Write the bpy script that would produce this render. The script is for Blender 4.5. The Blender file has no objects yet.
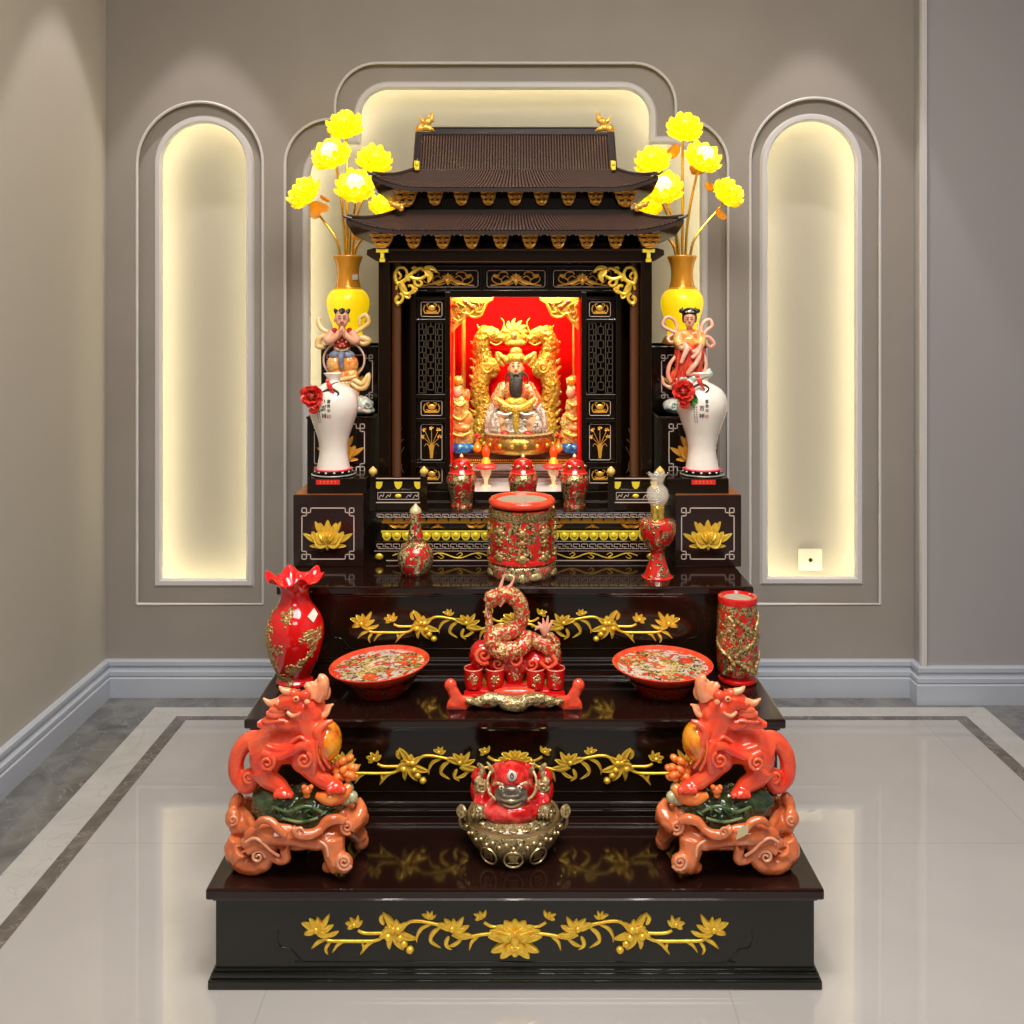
EXPO = 0.0
import bpy, math, random
from mathutils import Vector, Matrix, noise
from mathutils.geometry import tessellate_polygon
PI = math.pi
C = bpy.context.scene.collection
FP, HX, HY, CZ = 950.0, 515.0, 314.0, 1.17      # focal length in pixels, vanishing point, camera height
def wx(px, Y): return (px-HX)*Y/FP
def wz(py, Y): return CZ-(py-HY)*Y/FP

# ------------------------------------------------------------------ mesh building
def cr(pts, n=6):
    """smooth a polyline of equal-length tuples (Catmull-Rom)"""
    if len(pts) < 3: return [tuple(p) for p in pts]
    out = []
    P = [pts[0]]+list(pts)+[pts[-1]]
    for i in range(1, len(P)-2):
        a, b, c, d = P[i-1], P[i], P[i+1], P[i+2]
        for k in range(n):
            t = k/n
            out.append(tuple(.5*(2*b[j]+(c[j]-a[j])*t+(2*a[j]-5*b[j]+4*c[j]-d[j])*t*t+(3*b[j]-a[j]-3*c[j]+d[j])*t**3) for j in range(len(b))))
    out.append(tuple(pts[-1]))
    return out

class MB:
    def __init__(s): s.v = []; s.f = []; s.m = []; s.mi = 0; s.T = None
    def add(s, vs, fs):
        if getattr(s, 'auto', False): s.cut()
        o = len(s.v)
        if s.T is not None: vs = [tuple(s.T @ Vector(p)) for p in vs]
        s.v += [tuple(p) for p in vs]; s.f += [tuple(i+o for i in f) for f in fs]; s.m += [s.mi]*len(fs)
        return s
    def box(s, x0, x1, y0, y1, z0, z1):
        return s.add([(x0,y0,z0),(x1,y0,z0),(x1,y1,z0),(x0,y1,z0),(x0,y0,z1),(x1,y0,z1),(x1,y1,z1),(x0,y1,z1)],
              [(0,3,2,1),(4,5,6,7),(0,1,5,4),(1,2,6,5),(2,3,7,6),(3,0,4,7)])
    def frus(s, h0, h1, y0, y1, yy0, yy1, z0, z1):
        return s.add([(-h0,y0,z0),(h0,y0,z0),(h0,y1,z0),(-h0,y1,z0),(-h1,yy0,z1),(h1,yy0,z1),(h1,yy1,z1),(-h1,yy1,z1)],
              [(0,3,2,1),(4,5,6,7),(0,1,5,4),(1,2,6,5),(2,3,7,6),(3,0,4,7)])
    def lathe(s, prof, c=(0,0,0), seg=32, sx=1, sy=1, fn=None, ring=False):
        vs = []; fs = []; n = len(prof)
        for i, (r, z) in enumerate(prof):
            for k in range(seg):
                a = 2*PI*k/seg
                rr, zz = (fn(r, z, a, i) if fn else (r, z))
                vs.append((c[0]+rr*math.cos(a)*sx, c[1]+rr*math.sin(a)*sy, c[2]+zz))
        for i in range(n-1):
            for k in range(seg):
                k2 = (k+1) % seg
                fs.append((i*seg+k, i*seg+k2, (i+1)*seg+k2, (i+1)*seg+k))
        if ring:
            for k in range(seg): k2 = (k+1) % seg; fs.append(((n-1)*seg+k, (n-1)*seg+k2, k2, k))
            return s.add(vs, fs)
        if prof[0][0] > 1e-6: fs.append(tuple(reversed(range(seg))))
        if prof[-1][0] > 1e-6: fs.append(tuple((n-1)*seg+k for k in range(seg)))
        return s.add(vs, fs)
    def tube(s, pts, r, seg=10, flat=1.0, n=0, up=None):
        """pts 3-tuples, r number or list; flat squeezes the section across 'up'"""
        if not isinstance(r, (list, tuple)): r = [r]*len(pts)
        q = [tuple(p)+(rr,) for p, rr in zip(pts, r)]
        if n: q = cr(q, n)
        P = [Vector(a[:3]) for a in q]; R = [max(a[3], 1e-5) for a in q]
        vs = []; N = None; m = len(P)
        for i in range(m):
            t = (P[min(i+1, m-1)]-P[max(i-1, 0)])
            if t.length < 1e-9: t = Vector((0,0,1))
            t.normalize()
            if up is not None:
                U = Vector(up); N = U-t*U.dot(t)
                if N.length < 1e-4: N = t.orthogonal()
            elif N is None: N = t.orthogonal()
            else: N = N-t*N.dot(t)
            N.normalize(); B = t.cross(N)
            for k in range(seg):
                a = 2*PI*k/seg
                vs.append(tuple(P[i]+N*(math.cos(a)*R[i]*flat)+B*(math.sin(a)*R[i])))
        fs = []
        for i in range(m-1):
            for k in range(seg):
                k2 = (k+1) % seg
                fs.append((i*seg+k, i*seg+k2, (i+1)*seg+k2, (i+1)*seg+k))
        fs.append(tuple(reversed(range(seg)))); fs.append(tuple((m-1)*seg+k for k in range(seg)))
        return s.add(vs, fs)
    def ell(s, c, r, seg=16, rings=10, rot=None):
        if not isinstance(r, (list, tuple)): r = (r, r, r)
        vs = [(0,0,-r[2])]; fs = []
        for i in range(1, rings):
            p = PI*i/rings
            for k in range(seg):
                a = 2*PI*k/seg
                vs.append((r[0]*math.sin(p)*math.cos(a), r[1]*math.sin(p)*math.sin(a), -r[2]*math.cos(p)))
        vs.append((0,0,r[2])); L = len(vs)-1
        for k in range(seg):
            k2 = (k+1) % seg
            fs.append((0, 1+k2, 1+k)); b = 1+(rings-2)*seg; fs.append((L, b+k, b+k2))
            for i in range(rings-2):
                a = 1+i*seg; fs.append((a+k, a+k2, a+seg+k2, a+seg+k))
        M = Matrix.Identity(3)
        if rot: M = (Matrix.Rotation(rot[2], 3, 'Z') @ Matrix.Rotation(rot[1], 3, 'Y') @ Matrix.Rotation(rot[0], 3, 'X'))
        vs = [tuple(Vector(c)+M @ Vector(p)) for p in vs]
        return s.add(vs, fs)
    def poly(s, out, y0, y1):
        """outline [(x,z)] extruded between y0 (front) and y1"""
        n = len(out)
        vs = [(x, y0, z) for x, z in out]+[(x, y1, z) for x, z in out]
        fs = [tuple(range(n)), tuple(reversed(range(n, 2*n)))]
        fs += [(i, i+n, (i+1) % n+n, (i+1) % n) for i in range(n)]
        return s.add(vs, fs)
    def grid(s, nu, nv, fn, close=False):
        vs = [fn(i/nu, j/nv) for j in range(nv+1) for i in range(nu+1)]
        fs = [(j*(nu+1)+i, j*(nu+1)+i+1, (j+1)*(nu+1)+i+1, (j+1)*(nu+1)+i) for j in range(nv) for i in range(nu)]
        return s.add(vs, fs)
    def leaf(s, pts, w, h, y=0.0, n=5, tip=0.12):
        """raised leaf on the plane y: pts centre line [(x,z)], half width w, ridge height h towards the viewer"""
        q = cr([tuple(p) for p in pts], n) if len(pts) > 2 else [tuple(Vector(pts[0]).lerp(Vector(pts[1]), k/6)) for k in range(7)]
        m = len(q); vs = []
        for i, p in enumerate(q):
            t = i/(m-1); a = q[min(i+1, m-1)]; b = q[max(i-1, 0)]
            d = Vector((a[0]-b[0], a[1]-b[1]));  d = d.normalized() if d.length > 1e-9 else Vector((1,0))
            ww = w*(math.sin(PI*min(1, t**.75))**.8*(1-tip)+tip*(1-t)); nx, nz = -d.y, d.x
            hh = h*(math.sin(PI*t)*.7+.3)
            vs += [(p[0]+nx*ww, y, p[1]+nz*ww), (p[0]+nx*ww*.72, y-hh*.8, p[1]+nz*ww*.72), (p[0], y-hh*.55, p[1]), (p[0]-nx*ww*.72, y-hh*.8, p[1]-nz*ww*.72), (p[0]-nx*ww, y, p[1]-nz*ww)]
        fs = [(i*5+k, i*5+k+1, i*5+k+6, i*5+k+5) for i in range(m-1) for k in range(4)]
        fs += [(i*5+4, i*5, i*5+5, i*5+9) for i in range(m-1)]
        return s.add(vs, fs)
    def petal(s, base, dirv, out, L, w, curl=.3, th=.0008, cup=.25, nu=4, nv=6):
        """free curved petal: grows from base along dirv, bending towards out; w half width"""
        D = Vector(dirv).normalized(); O = Vector(out); O = (O-D*O.dot(D)).normalized(); Wd = D.cross(O)
        B = Vector(base); A = []; Bk = []
        for j in range(nv+1):
            t = j/nv; ang = curl*t*1.6
            cpos = B+D*(L*t*math.cos(ang*.6))+O*(L*t*math.sin(ang*.8))
            ww = w*(math.sin(PI*(t*.80+.1))**.6)*(1 if t < .9 else .8)
            for i in range(nu+1):
                u = i/nu*2-1
                p = cpos+Wd*(u*ww)-O*(cup*w*u*u*-1*-1)*1.0
                A.append(tuple(p)); Bk.append(tuple(p-O*th))
        n = nu+1; tot = len(A); fs = []
        for j in range(nv):
            for i in range(nu):
                a = j*n+i; fs.append((a, a+1, a+n+1, a+n)); fs.append((tot+a, tot+a+n, tot+a+n+1, tot+a+1))
        for j in range(nv):
            a = j*n; fs.append((a, a+n, tot+a+n, tot+a)); a = j*n+nu; fs.append((a, tot+a, tot+a+n, a+n))
        for i in range(nu):
            a = nv*n+i; fs.append((a, a+1, tot+a+1, tot+a)); fs.append((i, tot+i, tot+i+1, i+1))
        return s.add(A+Bk, fs)
    def mirror(s):
        """a mirror image of everything so far is added"""
        n = len(s.v); s.v += [(-x, y, z) for x, y, z in s.v]
        s.f += [tuple(n+i for i in reversed(f)) for f in s.f]; s.m += list(s.m); return s
    def flip(s):
        s.v = [(-x, y, z) for x, y, z in s.v]; s.f = [tuple(reversed(f)) for f in s.f]; return s
    def mesh(s, name, mats):
        me = bpy.data.meshes.new(name); me.from_pydata(s.v, [], s.f)
        for m in (mats if isinstance(mats, (list, tuple)) else [mats]): me.materials.append(M[m] if isinstance(m, str) else m)
        for p, k in zip(me.polygons, s.m): p.material_index = k
        me.update(); return me
    def cut(s):
        if not hasattr(s, 'cuts'): s.cuts = [(0, 0)]
        s.cuts.append((len(s.v), len(s.f)))
    def each(s, name, mats, parent=None, **kw):
        """every stretch between cuts becomes an object of its own"""
        s.cut(); out = []
        for (v0, f0), (v1, f1) in zip(s.cuts, s.cuts[1:]):
            if f1 <= f0: continue
            q = MB(); q.v = s.v[v0:v1]; q.f = [tuple(i-v0 for i in f) for f in s.f[f0:f1]]; q.m = s.m[f0:f1]; out.append(q.build(name, mats, parent, **kw))
        return out
    def build(s, name, mats, parent=None, smooth=True, bevel=0, angle=40):
        me = s.mesh(name, mats)
        return link(name, me, parent, smooth, bevel, angle)
    def fuse(s, name, mat, parent=None, vox=.002, it=4, disp=None, fac=.5):
        me = s.mesh(name, mat); o = bpy.data.objects.new('tmp', me); C.objects.link(o)
        r = o.modifiers.new('r', 'REMESH'); r.mode = 'VOXEL'; r.voxel_size = vox; r.use_smooth_shade = True
        if it: q = o.modifiers.new('s', 'SMOOTH'); q.iterations = it; q.factor = fac
        dg = bpy.context.evaluated_depsgraph_get(); dg.update()
        m2 = bpy.data.meshes.new_from_object(o.evaluated_get(dg))
        bpy.data.objects.remove(o); bpy.data.meshes.remove(me)
        m2.materials.clear(); m2.materials.append(M[mat] if isinstance(mat, str) else mat)
        if disp:
            sc, am = disp
            m2.update(); ns = [v.normal.copy() for v in m2.vertices]
            for v, nn in zip(m2.vertices, ns): v.co += nn*(noise.fractal(v.co*sc, 1.0, 2.0, 3)*am)
        for p in m2.polygons: p.use_smooth = True
        m2.update(); o = bpy.data.objects.new(name, m2); m2.name = name; C.objects.link(o); o.parent = parent
        return o

def link(name, me, parent=None, smooth=True, bevel=0, angle=40):
    o = bpy.data.objects.new(name, me); C.objects.link(o); o.parent = parent
    if smooth:
        try: me.shade_auto_smooth  # not in this version
        except AttributeError: pass
        for p in me.polygons: p.use_smooth = True
        es = {}
        vn = [p.normal for p in me.polygons]
        for p in me.polygons:
            for k in p.edge_keys: es.setdefault(k, []).append(p.index)
        ca = math.cos(math.radians(angle))
        sharp = [False]*len(me.edges)
        for e in me.edges:
            fl = es.get(tuple(sorted(e.vertices)), [])
            if len(fl) == 2 and vn[fl[0]].dot(vn[fl[1]]) < ca: sharp[e.index] = True
        at = me.attributes.new('sharp_edge', 'BOOLEAN', 'EDGE') if 'sharp_edge' not in me.attributes else me.attributes['sharp_edge']
        at.data.foreach_set('value', sharp)
    if bevel:
        b = o.modifiers.new('bevel', 'BEVEL'); b.width = bevel; b.segments = 2; b.limit_method = 'ANGLE'
    return o

def thing(name, label, cat, loc=(0,0,0), rz=0, group=None):
    o = bpy.data.objects.new(name, None); o.empty_display_size = .03; C.objects.link(o)
    o.location = loc; o.rotation_euler = (0,0,rz); o['label'] = label; o['category'] = cat
    if group: o['group'] = group
    return o
def tag(o, label, cat, group=None):
    o['label'] = label; o['category'] = cat
    if group: o['group'] = group
    return o
def dup(root, loc, label=None, rz=None):
    def cp(o, par):
        c = o.copy(); C.objects.link(c); c.parent = par
        for ch in [k for k in bpy.data.objects if k.parent == o]: cp(ch, c)
        return c
    r = cp(root, None); r.location = loc
    if rz is not None: r.rotation_euler = (0,0,rz)
    if label: r['label'] = label
    return r
def struct(o): o['kind'] = 'structure'; return o

# ------------------------------------------------------------------ materials
M = {}
def nt(name):
    m = bpy.data.materials.new(name); m.use_nodes = True; t = m.node_tree
    b = next(n for n in t.nodes if n.type == 'BSDF_PRINCIPLED'); M[name] = m
    return m, t, b
def setp(b, base=None, rough=.5, metal=0, coat=0, sss=0, trans=0, emis=None, es=0, ior=1.5, spec=.5, cr_=.05):
    if base is not None: b.inputs['Base Color'].default_value = (*base, 1)
    b.inputs['Roughness'].default_value = rough; b.inputs['Metallic'].default_value = metal
    b.inputs['Coat Weight'].default_value = coat; b.inputs['Coat Roughness'].default_value = cr_
    b.inputs['Specular IOR Level'].default_value = spec; b.inputs['IOR'].default_value = ior
    if sss: b.inputs['Subsurface Weight'].default_value = sss; b.inputs['Subsurface Scale'].default_value = .02; b.inputs['Subsurface Radius'].default_value = (1, .4, .2)
    if trans: b.inputs['Transmission Weight'].default_value = trans
    if emis: b.inputs['Emission Color'].default_value = (*emis, 1); b.inputs['Emission Strength'].default_value = es
def N(t, typ, **kw):
    n = t.nodes.new(typ)
    for k, v in kw.items():
        if k in n.inputs.keys(): n.inputs[k].default_value = v
        else: setattr(n, k, v)
    return n
def ramp(t, src, stops, const=False):
    r = t.nodes.new('ShaderNodeValToRGB'); e = r.color_ramp.elements
    if const: r.color_ramp.interpolation = 'CONSTANT'
    e[0].position, e[0].color = stops[0][0], (*stops[0][1], 1)
    e[1].position, e[1].color = stops[-1][0], (*stops[-1][1], 1)
    for p, c in stops[1:-1]: q = e.new(p); q.color = (*c, 1)
    t.links.new(src, r.inputs['Fac']); return r
def coord(t, sc=(1,1,1), kind='Object'):
    tc = t.nodes.new('ShaderNodeTexCoord'); mp = t.nodes.new('ShaderNodeMapping'); mp.inputs['Scale'].default_value = sc
    t.links.new(tc.outputs[kind], mp.inputs['Vector']); return mp.outputs['Vector']
def bump(t, b, h, strength, dist=.001):
    n = t.nodes.new('ShaderNodeBump'); n.inputs['Strength'].default_value = strength; n.inputs['Distance'].default_value = dist
    t.links.new(h, n.inputs['Height']); t.links.new(n.outputs['Normal'], b.inputs['Normal'])
def plain(name, base, **kw):
    nz = kw.pop('nz', None)      # (scale, other colour, bump)
    m, t, b = nt(name); setp(b, base, **kw)
    if nz:
        v = coord(t); n = N(t, 'ShaderNodeTexNoise', Scale=nz[0], Detail=4.0); t.links.new(v, n.inputs['Vector'])
        r = ramp(t, n.outputs['Fac'], [(.35, base), (.68, nz[1])]); t.links.new(r.outputs['Color'], b.inputs['Base Color'])
        if len(nz) > 2: bump(t, b, n.outputs['Fac'], nz[2], .003)
    return m
def relief(name, red, gold, dark, scale=60, thr=.5, gmetal=.75, rough=.2, dist=1.2, third=None, bs=.6, alt=None):
    """glazed ground with raised painted relief"""
    m, t, b = nt(name); setp(b, red, rough=rough, coat=.6)
    v = coord(t); n = N(t, 'ShaderNodeTexNoise', Scale=scale, Detail=3.0, Distortion=dist); t.links.new(v, n.inputs['Vector'])
    n2 = N(t, 'ShaderNodeTexNoise', Scale=scale*3.2, Detail=3.0, Distortion=1.0); t.links.new(v, n2.inputs['Vector'])
    g2 = ramp(t, n2.outputs['Fac'], [(.40, dark), (.47, tuple(x*.55 for x in gold)), (.55, gold), (.66, third or tuple(min(1, x*1.35+.15) for x in gold))])
    k = ramp(t, n.outputs['Fac'], [(thr-.02, (0,0,0)), (thr, (1,1,1))])
    e = ramp(t, n.outputs['Fac'], [(thr-.035, red), (thr-.02, dark), (thr, dark)])
    mx = t.nodes.new('ShaderNodeMix'); mx.data_type = 'RGBA'
    gout = g2.outputs['Color']
    if alt:
        n4 = N(t, 'ShaderNodeTexNoise', Scale=scale*.55, Detail=1.0); t.links.new(v, n4.inputs['Vector']); k4 = ramp(t, n4.outputs['Fac'], [(.48, (0,0,0)), (.54, (1,1,1))])
        g4 = ramp(t, n2.outputs['Fac'], [(.40, dark), (.46, alt), (.6, (.92,.86,.76))]); mz = t.nodes.new('ShaderNodeMix'); mz.data_type = 'RGBA'
        t.links.new(k4.outputs['Color'], mz.inputs[0]); t.links.new(gout, mz.inputs[6]); t.links.new(g4.outputs['Color'], mz.inputs[7]); gout = mz.outputs[2]
    t.links.new(k.outputs['Color'], mx.inputs[0]); t.links.new(e.outputs['Color'], mx.inputs[6]); t.links.new(gout, mx.inputs[7])
    t.links.new(mx.outputs[2], b.inputs['Base Color'])
    ml = N(t, 'ShaderNodeMath', operation='MULTIPLY'); ml.inputs[1].default_value = gmetal
    t.links.new(k.outputs['Color'], ml.inputs[0]); t.links.new(ml.outputs[0], b.inputs['Metallic'])
    ad = N(t, 'ShaderNodeMath', operation='MULTIPLY_ADD'); ad.inputs[1].default_value = 1.0
    t.links.new(n2.outputs['Fac'], ad.inputs[0]); t.links.new(k.outputs['Color'], ad.inputs[2])
    mm = N(t, 'ShaderNodeMath', operation='MULTIPLY'); t.links.new(ad.outputs[0], mm.inputs[0]); t.links.new(k.outputs['Color'], mm.inputs[1])
    bump(t, b, mm.outputs[0], bs, .0016)
    return m
def marble(name, c1, c2, scale, rough=.02, tile=None, vein=None):
    m, t, b = nt(name); setp(b, c1, rough=rough, spec=.5, ior=2.05)
    v = coord(t); n = N(t, 'ShaderNodeTexNoise', Scale=scale, Detail=6.0, Distortion=.8); t.links.new(v, n.inputs['Vector'])
    r = ramp(t, n.outputs['Fac'], [(.35, c1), (.65, c2)]); col = r.outputs['Color']
    if vein:
        n3 = N(t, 'ShaderNodeTexNoise', Scale=scale*.8, Detail=5.0, Distortion=2.0); t.links.new(v, n3.inputs['Vector'])
        r3 = ramp(t, n3.outputs['Fac'], [(.485, (0,0,0)), (.5, (1,1,1)), (.515, (0,0,0))])
        mx = t.nodes.new('ShaderNodeMix'); mx.data_type = 'RGBA'; t.links.new(r3.outputs['Color'], mx.inputs[0])
        t.links.new(col, mx.inputs[6]); mx.inputs[7].default_value = (*vein, 1); col = mx.outputs[2]
    if tile:
        br = N(t, 'ShaderNodeTexBrick', Scale=1.0); br.offset = 0; br.inputs['Brick Width'].default_value = tile; br.inputs['Row Height'].default_value = tile
        br.inputs['Mortar Size'].default_value = .0012; br.inputs['Color1'].default_value = (1,1,1,1); br.inputs['Color2'].default_value = (1,1,1,1); br.inputs['Mortar'].default_value = (.84,.83,.82,1)
        tc = coord(t); mp = t.nodes.new('ShaderNodeVectorMath'); mp.operation = 'ADD'; mp.inputs[1].default_value = (.4+.03, .3, 0); t.links.new(tc, mp.inputs[0]); t.links.new(mp.outputs[0], br.inputs['Vector'])
        mx = t.nodes.new('ShaderNodeMix'); mx.data_type = 'RGBA'; mx.blend_type = 'MULTIPLY'; mx.inputs[0].default_value = 1
        t.links.new(col, mx.inputs[6]); t.links.new(br.outputs['Color'], mx.inputs[7]); col = mx.outputs[2]
    t.links.new(col, b.inputs['Base Color']); return m
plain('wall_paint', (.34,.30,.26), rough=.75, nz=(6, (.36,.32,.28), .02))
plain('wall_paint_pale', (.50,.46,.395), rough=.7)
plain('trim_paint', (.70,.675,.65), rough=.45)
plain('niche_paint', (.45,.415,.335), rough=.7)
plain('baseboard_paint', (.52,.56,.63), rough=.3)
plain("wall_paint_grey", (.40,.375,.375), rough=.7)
plain("led", (1,.93,.6), emis=(1,.92,.66), es=12.5)
plain('ceiling_paint', (.75,.74,.72), rough=.8)
marble('floor_field', (.455,.43,.41), (.485,.46,.44), 3, tile=.8)
marble('floor_pale_band', (.50,.485,.46), (.56,.54,.51), 8, vein=(.46,.445,.425))
marble('floor_dark_band', (.115,.112,.108), (.22,.215,.20), 9, vein=(.25,.242,.23), rough=.06)
marble('floor_strip', (.10,.085,.07), (.17,.145,.125), 14, vein=(.3,.27,.24), rough=.12)
plain('lacquer', (.0085,.0042,.0018), rough=.12, coat=.15, spec=.42, nz=(3, (.011,.0052,.002)))
plain('lacquer_top', (.011,.004,.0028), rough=.10, coat=.1, nz=(4, (.018,.0056,.0038)))
plain('lacquer_green', (.0085,.0095,.0066), rough=.16, coat=.15)
plain('lacquer_brown', (.085,.030,.009), rough=.25, coat=.3)
plain('orange_brown', (.33,.11,.022), rough=.45, nz=(30, (.24,.075,.016)))
plain('gold', (1.0,.70,.075), rough=.3, metal=.45, nz=(90, (.90,.50,.04), .25))
plain('gold_bright', (1.0,.78,.05), rough=.3, metal=.25)
plain('gold_orange', (1.0,.50,.07), rough=.3, metal=.5)
plain('inlay', (.80,.66,.58), rough=.25, metal=.3)
plain('orange_gold_paint', (.85,.44,.05), rough=.35, metal=.4)
plain('lemon_wood', (.80,.52,.12), rough=.25, coat=.4)
plain('lacquer_dark_red', (.020,.0075,.005), rough=.15, coat=.3)
plain('lacquer_lattice', (.075,.055,.032), rough=.3, coat=.2)
plain('lacquer_brown_dark', (.05,.02,.010), rough=.25, coat=.3)
plain('inlay_dim', (.30,.22,.17), rough=.3, metal=.3)
plain('label_red', (.75,.02,.02), rough=.4)
plain('white_gloss', (.94,.90,.84), rough=.2, coat=.4)
plain('red_cloth', (.82,.0015,.0015), rough=.6, spec=.08)
plain('gold_glow', (1.0,.62,.08), rough=.3, metal=.5)
plain('gold_red_flower', (.80,.13,.03), rough=.3, metal=.2)
plain('roof_tile', (.115,.066,.052), rough=.22, coat=.8, cr_=.12)
plain('roof_tile_dark', (.034,.018,.013), rough=.28, coat=.3)
plain('ivory', (.80,.74,.62), rough=.3)
RED = (.62,.012,.008); GOLD = (.85,.60,.20); DK = (.03,.02,.006)
plain('porcelain', (.86,.80,.70), rough=.12, coat=.6)
plain('black_glaze', (.012,.016,.012), rough=.12, coat=.5)
plain('silver', (.75,.72,.66), rough=.3, metal=.7)
plain('pink_red', (.80,.03,.08), rough=.2, coat=.4)
plain('ink', (.02,.018,.015), rough=.5)
plain('seal_red', (.5,.05,.03), rough=.5)
plain('peony_red', (.72,.012,.010), rough=.3, coat=.3, nz=(120, (.85,.10,.06)))
plain('peony_heart', (1,.65,.35), rough=.4)
plain('leaf_green', (.04,.22,.03), rough=.3, coat=.3)
plain('bark_brown', (.07,.03,.012), rough=.5)
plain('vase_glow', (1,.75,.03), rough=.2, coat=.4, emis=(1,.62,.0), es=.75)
plain('neck_gold', (1.0,.42,.03), rough=.25, metal=.35, coat=.4)
plain('gold_stem', (1.0,.60,.08), rough=.25, metal=.8)
plain('leaf_gold', (1.0,.42,.04), rough=.3, metal=.5)
plain('lotus_glow', (1,.85,.05), rough=.4, emis=(1,.70,.0), es=.38)
plain('lotus_glow_pale', (1,.9,.2), rough=.4, emis=(1,.86,.03), es=.7)
plain('lotus_hot', (1,.95,.5), rough=.4, emis=(1,.95,.30), es=1.3)
plain('sticker_white', (.85,.80,.66), rough=.6)
plain('coral_glaze', (.85,.055,.02), rough=.15, coat=.6, nz=(60, (.90,.10,.04)))
plain('red_glaze', (.62,.010,.008), rough=.12, coat=.7)
plain('vase_red', (.72,.006,.006), rough=.10, coat=.8)
plain('cream_gold', (.90,.72,.36), rough=.3, metal=.4)
plain('gold_dark', (.75,.54,.20), rough=.32, metal=.6, nz=(220, (.16,.10,.04), .8))
plain('gold_cream', (.90,.72,.36), rough=.3, metal=.45, nz=(200, (.16,.10,.03), .8))
plain('brass_bright', (1,.72,.15), rough=.2, metal=.9)
plain('ash', (.42,.36,.25), rough=.95, nz=(80, (.34,.28,.19), .3))
plain('socket_plastic', (.80,.76,.60), rough=.4)
m_, t_, b_ = nt('glass'); setp(b_, (.95,.88,.72), rough=.03, coat=.6); b_.inputs['Alpha'].default_value = .2
plain('room_dark', (.10,.085,.065), rough=.8)
relief('red_gold_urn', (.50,.010,.008), (.80,.56,.22), DK, 60, .475)
relief('red_gold_pot', RED, (.75,.52,.20), DK, 50, .52)
relief('red_gold_gourd', (.60,.012,.008), (.88,.66,.30), DK, 48, .49)
relief('red_gold_lamp', (.66,.012,.008), (.74,.50,.20), DK, 45, .54)
relief('red_gold_dragon', (.58,.010,.008), (.74,.54,.20), DK, 75, .49)
relief('pink_gold', (.70,.08,.05), (.90,.70,.34), DK, 60, .47)
relief('gold_key', (.14,.08,.02), (.60,.42,.14), DK, 120, .47)
relief('red_dark_gold', (.35,.012,.008), (.55,.32,.12), DK, 90, .56)
relief('plate_paint', (.80,.06,.025), (.85,.66,.22), (.05,.04,.02), 34, .455, gmetal=.25, third=(.90,.80,.70), alt=(.88,.62,.50))
def gloss2(name, c1, c2, scale, c3=None, rough=.14, sss=.1, coat=.7):
    m, t, b = nt(name); setp(b, c1, rough=rough, coat=coat, sss=sss)
    v = coord(t); n = N(t, 'ShaderNodeTexNoise', Scale=scale, Detail=3.0, Distortion=.6); t.links.new(v, n.inputs['Vector'])
    r = ramp(t, n.outputs['Fac'], [(.36, c1), (.52, tuple((a+b_)/2 for a, b_ in zip(c1, c2))), (.68, c2)] if not c3 else [(.34, c1), (.5, c2), (.68, c3)])
    t.links.new(r.outputs['Color'], b.inputs['Base Color']); bump(t, b, n.outputs['Fac'], .12, .002)
gloss2('coral', (.80,.035,.012), (.92,.13,.045), 16)
gloss2('coral_mid', (.85,.06,.02), (.95,.18,.07), 22)
gloss2('coral_pale', (.95,.22,.08), (1.0,.52,.26), 26)
gloss2('coral_orange', (.85,.16,.02), (.95,.34,.06), 30)
gloss2('root_coral', (.60,.125,.035), (.76,.22,.075), 18, sss=.1)
gloss2('root_coral_pale', (.80,.27,.12), (.88,.42,.24), 22, sss=.1)
gloss2('jade', (.012,.028,.010), (.045,.085,.022), 20, (.10,.09,.045), sss=.05)
gloss2('jade_light', (.03,.09,.03), (.20,.28,.12), 30, sss=.1)
gloss2('jade_pale', (.30,.34,.18), (.60,.55,.35), 30, sss=.1)
gloss2('amber', (.50,.05,.004), (.90,.30,.01), 26, (.95,.45,.03), rough=.08, coat=1)
plain('coral_dark', (.25,.01,.005), rough=.3)
plain('sticker_cream', (.85,.72,.42), rough=.6)
relief('old_brass', (.30,.21,.08), (.55,.42,.20), (.03,.025,.012), 110, .5, gmetal=.9, rough=.3, bs=.9)
plain('brass_light', (.72,.55,.26), rough=.3, metal=.9)
plain('dark_bronze', (.16,.13,.10), rough=.3, metal=.7, nz=(80, (.28,.23,.17), .2))
gloss2('red_glaze_mottled', (.42,.004,.004), (.68,.012,.012), 40, (.75,.10,.08), sss=0)
relief('gold_relief_light', (.60,.30,.08), (.90,.70,.32), DK, 150, .42, bs=.8)
plain('coral_rim', (.92,.30,.20), rough=.2, coat=.4)
plain('coral_pale_pink', (.92,.42,.30), rough=.25, coat=.4)
relief('dragon_gold', (.68,.02,.01), (1,.60,.20), (.35,.03,.02), 85, .48, gmetal=.5, third=(1,.78,.42), bs=1)
plain('skin', (.85,.42,.26), rough=.35, sss=.1)
plain('skin_gold', (.95,.62,.30), rough=.3, metal=.1)
plain('hair_black', (.015,.012,.010), rough=.3)
plain('beard_dark', (.02,.02,.014), rough=.6, nz=(200, (.05,.05,.035), .6))
plain('vest_red', (.50,.02,.015), rough=.25, coat=.4)
plain('sash_blue', (.16,.19,.28), rough=.3, coat=.3, nz=(70, (.35,.36,.45)))
gloss2('orange_cloth', (.72,.10,.02), (.95,.38,.08), 30, (.95,.60,.20), sss=0)
gloss2('robe_red', (.60,.02,.012), (.85,.12,.05), 26, sss=0)
plain('ribbon_gold', (.95,.58,.16), rough=.25, coat=.4, nz=(40, (.98,.78,.42)))
plain('ribbon_pink', (.95,.62,.45), rough=.3, coat=.3, nz=(30, (.92,.35,.22)))
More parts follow.
